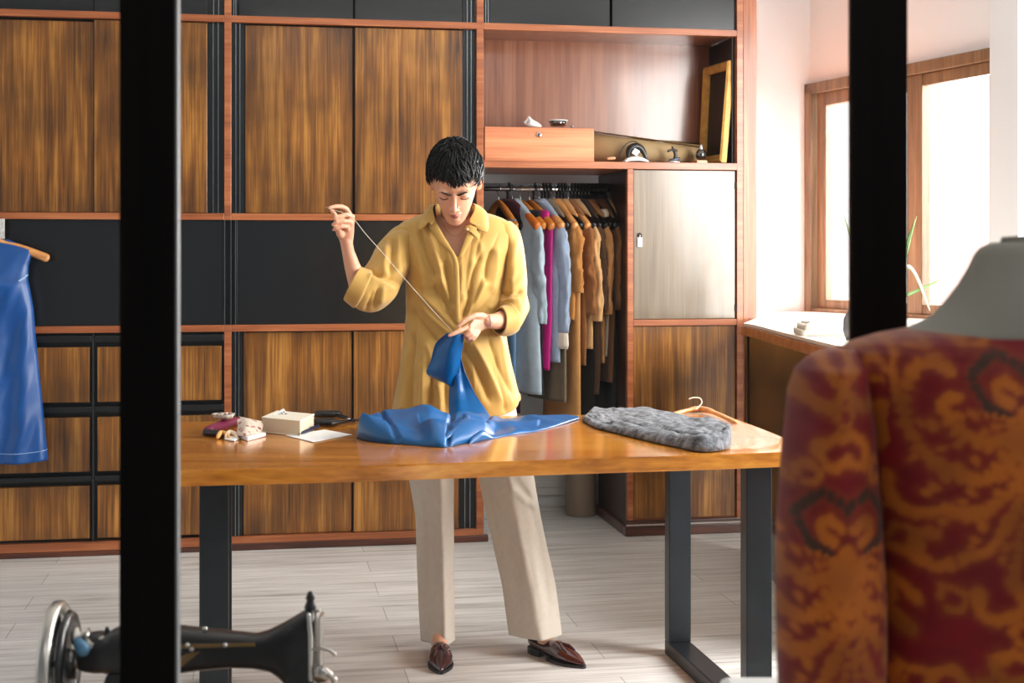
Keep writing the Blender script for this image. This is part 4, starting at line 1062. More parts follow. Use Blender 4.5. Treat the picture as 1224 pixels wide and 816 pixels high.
# sheets of paper and pen
for i, (pts, lab) in enumerate(((((341, 521), (375, 529), (421, 520), (388, 514)), 'flat white paper sheet under the dark pen on the table'),)):
    mb = MB(True).prism([(*tz(x, y)[:2], HT + .0012) for x, y in pts], (0, 0, .001)); o = mb.build('paper_sheet', M_paper, None, smooth=False); tag(o, lab, 'paper')
pen = thing('pen', 'dark blue pen lying on the white paper beside the cream book', 'pen', CW(*tz(370, 519)), -YAW)
a_, b_ = tz(357, 521.8, .0075), tz(381, 512.5, .0075); MB(True).tube([a_, a_ * .9 + b_ * .1, b_], [.002, .0048, .0052], 12).build('barrel', plain('navy_plastic', srgb(24, 36, 66), .3), pen)
MB(True).tube([a_ * .45 + b_ * .55 + A([0, 0, .006]), b_ + A([0, 0, .006])], .0013, 6).build('clip', plain('pen_clip', srgb(40, 55, 90), .3, metal=.6), pen)
# scissors
M_blk = plain('black_plastic', srgb(12, 12, 14), .3)
sc_ = thing('scissors', 'black-handled tailoring scissors lying on the table left of the blue satin', 'scissors', CW(*tz(400, 508)), -YAW)
def loopring(c, rx, ry, rz, r, dz): return [c + A([rx * math.cos(t) * math.cos(rz) - ry * math.sin(t) * math.sin(rz), rx * math.cos(t) * math.sin(rz) + ry * math.sin(t) * math.cos(rz), dz]) for t in np.linspace(0, 2 * math.pi, 30)]
MB(True).tube(loopring(tz(388, 509, .012), .034, .020, .3, .006, 0), .0078, 10, flat=1.2).tube([tz(396, 511, .012), tz(412, 508.5, .012), tz(424, 505.5, .010)], [.0075, .006, .004], 10).build('handle', M_blk, sc_)
MB(True).tube(loopring(tz(392, 502.5, .020), .036, .020, .05, .006, 0), .0078, 10, flat=1.2).tube([tz(404, 503.5, .018), tz(414, 505, .014), tz(424, 508.5, .012)], [.0075, .006, .004], 10).build('handle', M_blk, sc_)
MB(True).bar(tz(414, 508, .010), tz(436, 502.2, .007), .012, .003).build('blade', plain('scissor_steel', srgb(150, 152, 156), .25, metal=1), sc_, smooth=False)
MB(True).bar(tz(414, 505.5, .014), tz(437, 507.5, .010), .012, .003).build('blade', MATS['scissor_steel'], sc_, smooth=False)
MB(True).lathe(tz(417, 506.8, .012), [(.0001, .0), (.005, .0), (.005, .006), (.0001, .006)], 14).build('screw', M_silver, sc_)
# burgundy spectacle case with a pin roll on it
o = MB(True); c1, c2 = tz(250, 520, .014), tz(280, 509, .014)
o.tube([c1, c1 * .5 + c2 * .5, c2], [.016, .019, .017], 18, flat=.78); o = o.build('glasses_case', plain('burgundy_leather', srgb(112, 26, 62), .45), None); tag(o, 'burgundy soft case at the far left of the small things on the table', 'case')
o = MB(True).tube([tz(247, 521, .010), tz(266, 522.5, .010)], [.012, .012], 16, flat=.8).build('thread_roll', plain('dark_roll', srgb(22, 12, 16), .5), None); tag(o, 'small dark roll in front of the burgundy case on the table', 'roll')
hd = thing('pin_dish', 'small patterned pale dish resting on the burgundy case', 'dish', CW(*tz(266, 512, .036)), -YAW)
cc = tz(267, 514, .034)
MB(True).lathe(cc, [(.0001, 0), (.026, 0), (.034, .014), (.032, .014), (.024, .004), (.0001, .004)], 26).build('bowl', plain('dish_glaze', srgb(196, 184, 168), .3, noise=.9, nscale=60), hd)
for k in range(5): MB(True).ell(cc + A([.018 * math.cos(k * 1.3), .018 * math.sin(k * 1.3), .011]), (.006, .006, .005), 10, 8).build('bead', plain('bead_%s' % 'abcde'[k], [srgb(120, 60, 80), srgb(210, 190, 170), srgb(90, 90, 100), srgb(180, 140, 120), srgb(70, 40, 50)][k], .3), hd)
# cloth scraps and tag
mb = MB(True); mb.grid(hang([[(284, 497.5, 3.97), (292, 499, 3.96), (301, 500.5, 3.97), (313, 503, 3.98)], [(283, 508, 3.93), (292, 509, 3.90), (302, 509, 3.91), (314, 511, 3.94)], [(282, 519, 3.88), (292, 520, 3.84), (303, 519, 3.86), (312, 518, 3.92)]], 24, 24, .010, 3))
def scrapmat():
    m, n, l, b = newmat('printed_cotton'); t = n.new('ShaderNodeTexCoord'); v = n.new('ShaderNodeTexVoronoi'); v.inputs['Scale'].default_value = 60; l.new(t.outputs['Object'], v.inputs[0])
    r = n.new('ShaderNodeValToRGB'); e = r.color_ramp.elements; e[0].position = .25; e[0].color = srgb(150, 50, 50); e[1].position = .38; e[1].color = srgb(214, 198, 180); l.new(v.outputs['Distance'], r.inputs[0]); l.new(r.outputs[0], b.inputs['Base Color']); return m
o = mb.build('cotton_scrap', scrapmat(), None, solid=.002); tag(o, 'crumpled printed cotton scrap between the burgundy case and the cream book', 'fabric scrap')
bl = thing('paper_pad', 'small white pad lying in front of the cotton scrap, left of the cream book', 'notepad', CW(*tz(302, 522)), -YAW)
MB(True).prism([(*tz(x, y)[:2], HT + .001) for x, y in ((285, 523.5), (296, 527.5), (318, 521.5), (303, 518))], (0, 0, .010)).build('sheets', M_paper, bl, smooth=False, bevel=.001)
MB(True).prism([(*tz(x, y)[:2], HT + .0112) for x, y in ((288, 523.2), (297, 526.3), (312, 521.8), (301, 519))], (0, 0, .0008)).build('top_sheet', M_cream, bl, smooth=False)
for i, (x, y, c, w_) in enumerate(((266, 524.5, (226, 170, 100), 'orange'), (276, 524, (236, 214, 190), 'pale'))):
    o = MB(True).tube(catmull([tz(x - 6, y + 1, .006), tz(x - 2, y - 1.5, .014), tz(x + 4, y - 1, .012), tz(x + 8, y + 1, .005)], 10), [.004, .006, .007, .007, .006, .006, .006, .005, .005, .004], 10).build('ribbon_twist', plain('ribbon_' + w_, srgb(*c), .5), None)
    tag(o, w_ + ' ribbon twist at the front of the small things on the table', 'ribbon')
o = MB(True).prism([(*tz(x, y)[:2], HT + .001) for x, y in ((268, 526), (280, 528), (288, 524.5), (276, 522.5))], (0, 0, .004)).build('chalk', plain('chalk_white', srgb(240, 238, 232), .8), None, smooth=False, bevel=.001); tag(o, 'flat white tailor chalk at the front left of the small things', 'chalk')

# ------------------------------------------------------------------ things on the open shelf
def sh(px, py, Y): x, z = onY(px, py, Y); return A([x, Y, z])
ZSH = ZS0
bx = thing('wooden_box', 'plain reddish wooden box on the open shelf above the clothes rail', 'box', (cx(640), YC + .1, ZSH))
x0_, x1_ = cx(579, YC + .02), cx(709.5, YC + .02); zt_ = cz(152.5, 640, YC + .02)
MB().box(x0_, x1_, YC + .01, YC + .028, ZSH, zt_).box(x0_, x1_, YC + .26, YC + .275, ZSH, zt_).box(x0_, x0_ + .014, YC + .028, YC + .26, ZSH, zt_).box(x1_ - .014, x1_, YC + .028, YC + .26, ZSH, zt_).box(x0_ + .014, x1_ - .014, YC + .028, YC + .26, ZSH, ZSH + .01).build('box_body', M_box, bx, smooth=False, bevel=.002)
MB().box(x0_, x1_, YC + .03, YC + .258, zt_ - .008, zt_ - .001).build('lid', M_box, bx, smooth=False)
k_ = sh(644, 161, YC + .009)
MB().lathe(k_, [(.0001, -.006), (.010, -.006), (.012, 0), (.0001, 0)], 18, 'y').build('keyhole_plate', M_silver, bx); MB().ell(k_ + A([0, -.007, 0]), (.005, .002, .007), 12, 8).build('keyhole', M_blk, bx)
rp = MB(); c_ = sh(638, 152, YC + .10)
rg = np.linspace(0, 2 * math.pi, 22)
rings = []
for k, (r_, h_) in enumerate(((.028, 0), (.034, .008), (.026, .020), (.012, .030), (.003, .042))):
    rings.append([c_ + A([r_ * math.cos(a) * 1.15 * (1 + .25 * float(vnoise(a * 2, k, 3))) - .012 * k * .5, r_ * math.sin(a), h_ * (1 + .2 * math.sin(3 * a))]) for a in rg[:-1]])
rp.loft(rings); o = rp.build('crumpled_paper', M_paper, None, smooth=False); tag(o, 'crumpled white paper lying on the wooden box', 'paper')
gt = thing('glass_tray', 'small clear glass dish standing on the wooden box', 'dish', tuple(sh(667, 151.5, YC + .10)))
M_glass = glass_mat('clear_glass', .22, (.82, .84, .84, 1)); c_ = sh(667, 151.2, YC + .10)
MB().lathe(c_, [(.0001, 0), (.032, 0), (.042, .026), (.038, .026), (.029, .005), (.0001, .005)], 20).build('bowl', M_glass, gt)
MB().tube([c_ + A([.042 * math.cos(t), .042 * math.sin(t), .026]) for t in np.linspace(0, 2 * math.pi, 36)], .003, 8, False).build('rim', plain('glass_rim', srgb(210, 210, 206), .15, spec=.8), gt)
o = MB().ell(sh(684, 151, YC + .08), (.010, .008, .005), 12, 8).build('pebble_button', M_silver, None); tag(o, 'tiny pale button on the wooden box, right of the glass dish', 'button')
M_kraft = plain('kraft_paper', srgb(166, 140, 100), .7, noise=.12, nscale=8)
def roll(name, a, b, r0, r1, mat, lab, spiral=True):
    t = thing(name, lab, 'roll', tuple((A(a) + A(b)) / 2 - A([0, 0, r0])))
    MB().tube([a, b], [r0, r1], 36, False).build('paper_roll', mat, t)
    d_ = (A(b) - A(a)); d_ /= np.linalg.norm(d_); 
    MB().tube([A(a) + A([-.0005, 0, 0]), A(a) + d_ * .001 + A([-.0004, 0, 0])], [r0 * .35, r0 * .35], 20, False).build('core', M_darkwood, t)
    e_ = np.cross(d_, A([0, 0, 1.0])); e_ /= np.linalg.norm(e_)
    MB().grid([[A(a) + (A(b) - A(a)) * s + (A([0, 0, math.cos(q)]) * (1.0 + .02) + -e_ * -math.sin(q)) * ((r0 + (r1 - r0) * s) + .002 + .004 * k) for s in np.linspace(0, 1, 12)] for k, q in enumerate(np.linspace(.1, .5, 4))]).build('loose_edge', mat, t, solid=.0008)
    return t
ra = sh(705, 172, YC + .19); ra[2] = ZSH + .074; rb_ = sh(838, 181, YC + .19); rb_[2] = ZSH + .042
roll('paper_roll', ra, rb_, .072, .040, M_kraft, 'large tapering brown paper roll lying on the shelf right of the box')
ra = sh(690, 168, YC + .30); ra[2] = ZSH + .105; rb2 = sh(848, 172, YC + .31); rb2[2] = ZSH + .075
roll('paper_roll', ra, rb2, .032, .028, plain('kraft_dark', srgb(140, 116, 82), .7), 'thinner brown paper roll behind the large roll on the shelf')
# old iron (black with pale sole) / clamp / lamp
ir = thing('flat_iron', 'old black and white flat iron standing on the shelf in front of the paper roll', 'iron', tuple(sh(760, 191, YC + .05)))
c_ = sh(760, 191, YC + .06); c_[2] = ZSH
prof = [(-.058, .0), (-.055, .012), (-.04, .024), (-.02, .030), (.01, .032), (.035, .022), (.052, .012), (.058, 0)]
MB().loft([[c_ + A([x, y, z * k]) for x, z in prof] for y, k in ((-.03, .3), (-.022, .9), (0, 1), (.022, .9), (.03, .3))], closed=False).build('base_plate', M_whitepaint, ir, solid=.003)
MB().tube(catmull([c_ + A([-.035, 0, .022]), c_ + A([-.030, 0, .060]), c_ + A([.0, 0, .076]), c_ + A([.030, 0, .060]), c_ + A([.052, 0, .010])], 16), [.009, .010, .012, .014, .015, .016, .016, .016, .016, .015, .015, .014, .012, .010, .009, .006], 12).build('handle', M_blk, ir)
MB().rbox(c_ + A([-.004, -.012, .048]), (.030, .01, .030), Matrix.Rotation(.6, 3, 'Y')).build('steel_plate', M_silver, ir, smooth=False, bevel=.003)
MB().tube(catmull([c_ + A([-.072, .0, .006]), c_ + A([-.070, .0, .045]), c_ + A([-.045, 0, .085]), c_ + A([-.01, 0, .098]), c_ + A([.01, 0, .09])], 18), .0025, 8).build('cord', M_blk, ir)
cl = thing('sewing_clamp', 'small black and chrome clamp on the shelf between flat iron and glass stopper', 'clamp', tuple(sh(805, 191, YC + .05)))
c_ = sh(805, 191, YC + .06); c_[2] = ZSH
MB().lathe(c_, [(.0001, 0), (.036, 0), (.034, .010), (.018, .016), (.0001, .018)], 22).build('base', M_silver, cl)
MB().tube([c_ + A([.006, 0, .012]), c_ + A([.010, 0, .040]), c_ + A([.004, 0, .060])], [.010, .008, .008], 12).tube([c_ + A([.012, 0, .058]), c_ + A([-.012, 0, .062]), c_ + A([-.024, 0, .056])], [.007, .005, .006], 10).tube([c_ + A([.004, 0, .055]), c_ + A([-.006, 0, .074])], [.005, .004], 8).build('clamp_arm', M_blk, cl)
MB().tube([c_ + A([-.018, -.012, .012]), c_ + A([.022, -.012, .022])], [.008, .006], 10).build('lever', plain('blue_steel', srgb(60, 66, 80), .25, metal=.7), cl)
gs = thing('glass_stopper', 'round glass stopper on a little wooden block beside the gilt frame', 'ornament', tuple(sh(838, 191, YC + .05)))
c_ = sh(838, 191, YC + .07); c_[2] = ZSH
MB().box(c_[0] - .026, c_[0] + .024, c_[1] - .02, c_[1] + .02, ZSH, ZSH + .016).build('block', M_hang, gs, smooth=False, bevel=.002)
MB().ell(c_ + A([0, 0, .042]), (.026, .026, .028)).build('glass_ball', plain('dark_glass', srgb(30, 30, 32), .05, spec=.9, coat=1), gs); MB().tube([c_ + A([0, 0, .066]), c_ + A([0, 0, .082])], [.012, .008], 12).build('glass_neck', M_silver, gs)
o = MB().tube([sh(727, 189.5, YC + .03), sh(734, 189, YC + .03)], .007, 10).build('thread_spool', plain('spool', srgb(200, 150, 110), .5), None); tag(o, 'tiny tan spool on the shelf edge left of the flat iron', 'spool')
# gilt frame leaning on the right side of the niche
M_gilt = plain('gilt', srgb(206, 156, 76), .4, metal=.15, noise=.25, nscale=30)
fr_ = thing('picture_frame', 'empty gilt picture frame leaning in the right corner of the open shelf', 'picture frame', tuple(sh(860, 191, YC + .15)))
def fpt(px, py, Y): x, z = onY(px, py, Y); return A([x, Y, z])
c00 = fpt(837.5, 187.0, YC + .30); c00[2] = ZSH + .006; c10 = fpt(864, 192, YC + .03); c10[2] = ZSH + .006
c01 = fpt(843.0, 81, YC + .305); c11 = fpt(873.5, 72.0, YC + .04)
t_n = np.cross(c10 - c00, c01 - c00); t_n /= np.linalg.norm(t_n); t_n = t_n * (-1 if t_n[0] > 0 else 1) 
def fq(u, v, w=0): return (c00 * (1 - u) + c10 * u) * (1 - v) + (c01 * (1 - u) + c11 * u) * v + t_n * w
wu, wv = .135, .085
for nm, (a_, b_, c_, d__) in (('frame_rail', ((0, 0), (1, 0), (1 - wu, wv), (wu, wv))), ('frame_rail', ((0, 1), (1, 1), (1 - wu, 1 - wv), (wu, 1 - wv))), ('frame_rail', ((0, 0), (0, 1), (wu, 1 - wv), (wu, wv))), ('frame_rail', ((1, 0), (1, 1), (1 - wu, 1 - wv), (1 - wu, wv)))):
    mb = MB(); 
    o0, o1, i1, i0 = [fq(*p) for p in (a_, b_, c_, d__)]
    mid0, mid1 = o0 * .5 + i0 * .5 + t_n * .012, o1 * .5 + i1 * .5 + t_n * .012
    mb.loft([[o0 - t_n * .018, o0 + t_n * .006, o0 * .8 + i0 * .2 + t_n * .014, mid0 - t_n * .004, i0 * .8 + o0 * .2 + t_n * .004, i0, i0 - t_n * .018], [o1 - t_n * .018, o1 + t_n * .006, o1 * .8 + i1 * .2 + t_n * .014, mid1 - t_n * .004, i1 * .8 + o1 * .2 + t_n * .004, i1, i1 - t_n * .018]])
    mb.build(nm, M_gilt, fr_, smooth=False)
mb = MB().prism([fq(wu * .9, wv * .9, -.012), fq(1 - wu * .9, wv * .9, -.012), fq(1 - wu * .9, 1 - wv * .9, -.012), fq(wu * .9, 1 - wv * .9, -.012)], -t_n * .004); mb.build('backing', plain('dark_backing', srgb(22, 12, 9), .4), fr_, smooth=False)

# ------------------------------------------------------------------ roll standing on the floor under the clothes
c_ = PZ(695, 617, 0)
rl = thing('fabric_roll', 'thick taupe fabric roll standing on the floor beside the tall cupboard', 'roll', CW(c_[0], c_[1] + .05, 0))
MB(True).lathe((c_[0], c_[1] + .05, 0), [(.0001, 0), (.072, 0), (.073, .005), (.073, .48), (.071, .485), (.0001, .485)], 36).build('rolled_fabric', plain('taupe_roll', srgb(140, 122, 104), .6), rl)
MB(True).lathe((c_[0], c_[1] + .05, .47), [(.02, 0), (.024, 0), (.024, .03), (.02, .03)], 20).build('core', M_kraft, rl)
# ------------------------------------------------------------------ clothes on the rail
def hanger(name, label, hx, phi, mat, hookmat, W_=.205, zt=None, Y=None, rod=None, parent_rz=True, thick=.013, fat=1.5):
    Y = YR if Y is None else Y; zr = zrod if rod is None else rod
    t = thing(name, label, 'hanger', (hx, Y, zr - .09), phi, 'hangers on the clothes rail' if rod is None else None)
    M = rootm(t); L = lambda u, x, z: M @ Vector((x, u, z))
    n = 26; P_ = [L(u, 0, .028 - .115 * abs(u / W_) ** 1.25) for u in np.linspace(-W_, W_, n)]
    mb = MB(); mb.tube(P_, [thick * (.75 + .5 * abs(2 * k / (n - 1) - 1)) for k in range(n)], 12, flat=fat); mb.build('hanger_body', mat, t)
    mb = MB(); P_ = [L(0, 0, .03), L(0, 0, .055), L(.006, 0, .068)] + [L(.018 * math.cos(a), 0, .090 + .018 * math.sin(a)) for a in np.linspace(-.9, math.pi + .3, 14)]
    mb.tube([tuple(p) for p in P_], .0024 if hookmat is M_hook else .0062, 8); mb.build('hook', hookmat, t)
    if hookmat is not M_hook:
        MB().tube([tuple(L(0, 0, .018)), tuple(L(.002, 0, .045)), tuple(L(.004, 0, .064))], [.013, .010, .008], 10).ell(tuple(L(.0, .004, .112)), (.010, .012, .009), 12, 8).build('hook_collar', hookmat, t)
    return t
def garment(name, label, cat, hx, phi, col, length, W0=.205, th0=.035, flare=1.0, sleeve=.5, seed=1, cuff=None, rough=.8, zneck=-.03, tdir=1, fold=.012, sh_drop=.125, mat=None, sleeve_w=.062, low=0, collar=True, sheen=.15):
    t = thing(name, label, cat, (hx, YR, zrod - .09 - length), phi, 'clothes on the rail')
    sh_drop = max(.05, sh_drop - low)
    M = rootm(t); n = 64; nz = 60; top = length + .045 - low
    mat = mat or plain(name + '_' + str(seed), srgb(*col), rough, sheen=sheen, noise=.10, nscale=30, bump=.1, bscale=500, spec=.2)
    rings = []
    for s in np.linspace(0, 1, nz):
        z = top - s * top
        dz = top - z
        wu = np.interp(dz, [0, .012, .035, sh_drop * .62, sh_drop, sh_drop + .07, .32, top], [min(W0, .045 + low * 1.8), min(W0, .06 + low * 1.8), min(W0, .100 + low), min(W0, .158), W0, W0 * .98, W0 * .93, W0 * flare])
        tt = np.interp(dz, [0, .03, .09, .2, top], [.022, .028, th0, th0 * 1.25, th0 * 1.5 * flare])
        r_ = []
        for k in range(n):
            a = 2 * math.pi * k / n; c, q = math.cos(a), math.sin(a)
            u = wu * math.copysign(abs(c) ** .8, c); x = tt * math.copysign(abs(q) ** .9, q)
            f = fold * 1.25 * sstep(.05, .30, dz) * (math.sin(u * 46 + seed * 2 + dz * 3) * .5 + float(vnoise(u * 14 + seed, dz * 3.5, seed)))
            r_.append(M @ Vector((x + f * (1 if q > 0 else .8), u * (1 + .03 * float(vnoise(dz * 5, seed, 2))), z)))
        rings.append(r_)
    MB().loft(rings).build('torso', mat, t)
    if sleeve:
        for sgn in (-1, 1):
            rings = []; m = 40
            for s in np.linspace(0, 1, m):
                dz = sh_drop - .012 + s * sleeve; bend = .02 * s * s
                cu = sgn * (W0 - .035 + .03 * math.sin(s * 2.2)) ; cx_ = tdir * (.004 + bend * .5) * (1 if sgn < 0 else -.3) + .004 * math.sin(s * 6 + seed)
                rw = np.interp(s, [0, .12, .5, 1], [.03, sleeve_w, sleeve_w * .86, sleeve_w * .74]); rt_ = rw * .34
                r_ = []
                for k in range(26):
                    a = 2 * math.pi * k / 26
                    f = 1 + (.22 * float(vnoise(a * 1.5, s * 9, seed + 3)) + .14 * float(vnoise(a * 3, s * 22, seed + 6))) * min(1, s * 5)
                    r_.append(M @ Vector((cx_ + rt_ * math.sin(a) * f, cu + rw * math.cos(a) * f, top - dz)))
                rings.append(r_)
            so = MB().loft(rings).build('sleeve', mat, t)
            if cuff and sgn < 0:
                last = rings[-1]; c_ = sum(last, Vector()) / len(last); 
                r2 = [[c_ + (p - c_) * k + Vector((0, 0, z)) for p in last] for k, z in ((.85, .01), (.9, -.02), (.98, -.055), (.8, -.075))]
                MB().loft(r2, caps=False).build('cuff', plain('cuff_' + str(seed), srgb(*cuff), .8), so, solid=.002, offset=0)
    if collar:
        MB().tube([tuple(M @ Vector((.022 * math.sin(a) + .0, .062 * math.cos(a), top - .012 - .012 * math.cos(a) ** 2))) for a in np.linspace(0, 2 * math.pi, 30)], .010, 8, False).build('collar', mat, t)
    return t
HX = lambda px: onY(px, 226, YR)[0]
R_ = math.radians
BLKH = M_blk
def ln(py): return (zrod - .09) - (HC - (py - HY) / FPX * 6.25)
GAR = [  # px, twist, colour, bottom py, W0, th, flare, sleeve, cuff, label, cat, hanger material
 (596, 25, (92, 128, 162), 466, .14, .014, 1.0, 0, None, 'mid-blue garment leftmost on the rail, mostly hidden behind the woman', 'garment', M_hang2),
 (612, 24, (162, 180, 192), 474, .21, .017, 1.1, .46, None, 'long pale blue-grey coat hanging just right of the woman', 'coat', plain('orange_hanger', srgb(200, 110, 40), .4)),
 (622, 23, (20, 18, 22), 476, .19, .015, .95, 0, None, 'black dress on an amber hanger between the pale coat and the magenta dress', 'dress', M_hang2),
 (633, 22, (178, 24, 116), 446, .19, .016, .85, 0, None, 'bright magenta dress on the rail', 'dress', M_hang2),
 (644, 21, (150, 166, 188), 436, .20, .017, .9, .50, (228, 216, 198), 'grey-blue jacket with a cream cuff hanging out of its sleeve', 'jacket', M_hang),
 (653, 19, (118, 104, 84), 485, .19, .014, .9, 0, None, 'drab olive garment low behind the cream cuff', 'garment', BLKH),
 (662, 18, (188, 128, 66), 384, .20, .017, .9, .32, None, 'short ochre jacket on the rail, right of the grey-blue jacket', 'jacket', M_hang),
 (671, 16, (196, 142, 82), 512, .19, .016, 1.0, 0, None, 'longest tan dress on the rail, reaching almost to the table', 'dress', BLKH),
 (679, 15, (140, 90, 48), 440, .20, .014, .9, .42, None, 'rust brown jacket right of the longest tan dress', 'jacket', M_hang),
 (687, 14, (204, 160, 108), 420, .20, .014, .9, .45, None, 'light camel shirt on the rail in the middle of the brown clothes', 'shirt', BLKH),
 (695, 13, (70, 46, 28), 476, .19, .014, .95, .4, None, 'dark brown coat on the rail right of the camel shirt', 'coat', BLKH),
 (703, 12, (172, 122, 74), 438, .195, .014, .9, .42, None, 'mid-tan blouse on the rail beside the dark brown coat', 'blouse', BLKH),
 (710, 11, (228, 214, 192), 430, .18, .010, .8, 0, None, 'narrow cream slip near the right end of the rail', 'slip', BLKH),
 (716, 10, (112, 74, 42), 462, .19, .012, .9, .4, None, 'chestnut jacket second from the right end of the rail', 'jacket', BLKH),
 (724, 9, (176, 134, 90), 416, .19, .014, .9, .50, (190, 150, 108), 'sand-brown jacket with long sleeve, rightmost on the rail', 'jacket', BLKH),
]
for i, (px, tw, col, bot, W0, th0, fl, sl_, cf, lab, cat, hm) in enumerate(GAR):
    hx = HX(px)
    hanger('clothes_hanger', {M_hang2.name: 'amber wooden hanger', M_hang.name: 'pale wooden hanger'}.get(hm.name, 'black hanger' if hm is BLKH else 'orange hanger') + ' holding the ' + lab.split(' on the rail')[0].split(' hanging')[0].split(', ')[0].split(' on an amber')[0], hx, R_(tw), hm, M_hook if hm is not BLKH else BLKH, W_=W0 - .008)
    kw = {}
    if i in (2, 3): kw = dict(zneck=-.1)
    garment({'coat': 'hanging_coat', 'dress': 'hanging_dress', 'jacket': 'hanging_jacket', 'shirt': 'hanging_shirt', 'blouse': 'hanging_blouse', 'slip': 'hanging_slip', 'garment': 'hanging_garment'}[cat], lab, cat, hx, R_(tw), col, ln(bot), W0, th0, fl, sl_, seed=i + 1, cuff=cf, fold=.0065, low={0: .10, 2: .055, 3: .055, 12: .05}.get(i, 0), collar=sl_ > 0, rough=.8 if i != 3 else .5)
# clustered black hangers pushed together on the rail
for i, (px, nb_) in enumerate(((639, 'between the magenta dress and the grey-blue jacket'), (649, 'just right of the grey-blue jacket'), (657, 'just left of the short ochre jacket'), (667, 'just right of the short ochre jacket'),
        (675, 'just right of the longest tan dress'), (683, 'between the rust brown jacket and the camel shirt'), (699, 'just right of the dark brown coat'), (707, 'just left of the cream slip'), (713, 'just right of the cream slip'), (719, 'just left of the rightmost sand-brown jacket'))):
    hx = HX(px)
    hanger('clothes_hanger', 'empty black hanger on the rail ' + nb_, hx, R_(21 - i * 1.1), M_blk, M_blk, W_=.15, thick=.007)
for px, lab, bot, col in ((608, 'dark maroon long dress low behind the pale coat', 500, (60, 10, 32)), (691, 'long black coat in the middle of the rail behind the brown clothes', 520, (13, 11, 12)), (721, 'long black coat at the right end of the rail', 515, (13, 11, 12))):
    hx = HX(px)
    hanger('clothes_hanger', 'black hanger holding the ' + lab.split(' low')[0].split(' in the')[0].split(' at the')[0] + (' at the right end' if px == 721 else ''), hx, R_({608: 24.5, 691: 13.5, 721: 9}[px]), M_blk, M_blk, W_=.10 if px == 608 else .17)
    garment('hanging_coat', lab, 'coat', hx, R_({608: 24.5, 691: 13.5, 721: 9}[px]), col, ln(bot), .10 if px == 608 else .175, .008, .95, 0, fold=.003, seed=30 + px % 7)

# ------------------------------------------------------------------ blue dress at the left edge
YD = YC - .09
M_dress = plain('royal_blue_satin', srgb(0, 70, 138), .36, spec=.5, noise=.08, nscale=7)
hx0 = onY(-20, 290, YD)[0]; hz0 = onY(-20, 286, YD)[1]
dh = thing('clothes_hanger', 'wooden hanger of the blue dress at the left edge, in front of the cabinet', 'hanger', (hx0, YD, hz0))
Pz = [(hx0 + u, YD, hz0 - .075 * abs(u / .245) ** 1.4) for u in np.linspace(-.245, .245, 26)]
MB().tube(Pz, [.010 + .004 * abs(2 * k / 25 - 1) for k in range(26)], 12, flat=1.3).build('hanger_body', M_hang, dh)
MB().tube([(hx0, YD, hz0), (hx0, YD, hz0 + .04)] + [(hx0 + .02 * math.cos(a), YD + .0, hz0 + .06 + .02 * math.sin(a)) for a in np.linspace(-1.2, math.pi, 12)], .0024, 8).build('hook', M_hook, dh)
ds = thing('blue_dress', 'sleeveless royal blue satin dress hanging at the left edge', 'dress', (hx0, YD, hz0 - 1.0))
def dpt(px, py): x, z = onY(px, py, YD - .03); return x, z
rows = [(287, 8), (292, 20), (299, 38), (306, 36.5), (318, 33), (335, 32), (350, 35), (372, 39), (400, 41), (450, 46), (500, 51), (550, 56)]
rings = []
ys = np.linspace(287, 551, 110)
for y in ys:
    xr = np.interp(y, [r[0] for r in rows], [r[1] for r in rows]); X_, Z_ = dpt(xr, y); hw_ = X_ - hx0; r_ = []
    hw_ = max(hw_, .02); tk = np.interp(y, [287, 300, 340, 380, 551], [.012, .03, .075, .06, .09])
    for k in range(96):
        a = 2 * math.pi * k / 96; c, q = math.cos(a), math.sin(a)
        x = hw_ * math.copysign(abs(c) ** .85, c); f = (.013 * math.sin(x * 42 + (y - 380) * .004 * x * 20) + .010 * float(vnoise(x * 16, y / 70, 6))) * sstep(330, 440, y)
        f += .006 * float(vnoise(x * 30 + y / 30, y / 26, 3)) * sstep(295, 330, y)
        r_.append((hx0 + x, YD - tk * math.copysign(abs(q) ** .8, q) * .9 - f * q, Z_ + .004 * math.cos(3 * a)))
    rings.append(r_)
MB().loft(rings).build('dress_body', M_dress, ds)
z_ = dpt(0, 541)[1]; 
mb = MB(); rI = rings[104]; cI = np.mean(A(rI), axis=0); mb.tube([tuple(cI + (A(p) - cI) * 1.006) for p in rI[0:50]], .0014, 6); mb.build('hem_stitching', plain('pale_stitching', srgb(150, 180, 215), .5), ds)
xs, zs = dpt(29, 333); MB().tube([(xs - .012, YD - .085, zs - .008), (xs + .005, YD - .075, zs + .004), (xs + .016, YD - .045, zs + .016)], .003, 8).build('armhole_seam', MATS['pale_stitching'], ds)
xs, zs = dpt(1, 390); MB().tube([(xs, YD - .10, zs + .42 * .35), (xs + .004, YD - .10, zs + .05), (xs, YD - .10, zs)], .0028, 8).ell((xs, YD - .10, zs - .01), (.009, .008, .012), 12, 8).build('tie_cord', plain('tie_cord', srgb(60, 60, 110), .5), ds)
xt_, zt2 = onY(2, 273, YC - .03)
o = MB().box(xt_ - .03, xt_ + .012, YC - .03, YC - .028, zt2 - .042, zt2 + .04).build('wall_card', plain('speckled_card', srgb(214, 214, 210), .7, noise=.35, nscale=70), None, smooth=False); tag(o, 'small pale card hanging above the blue dress hanger at the left edge', 'card')

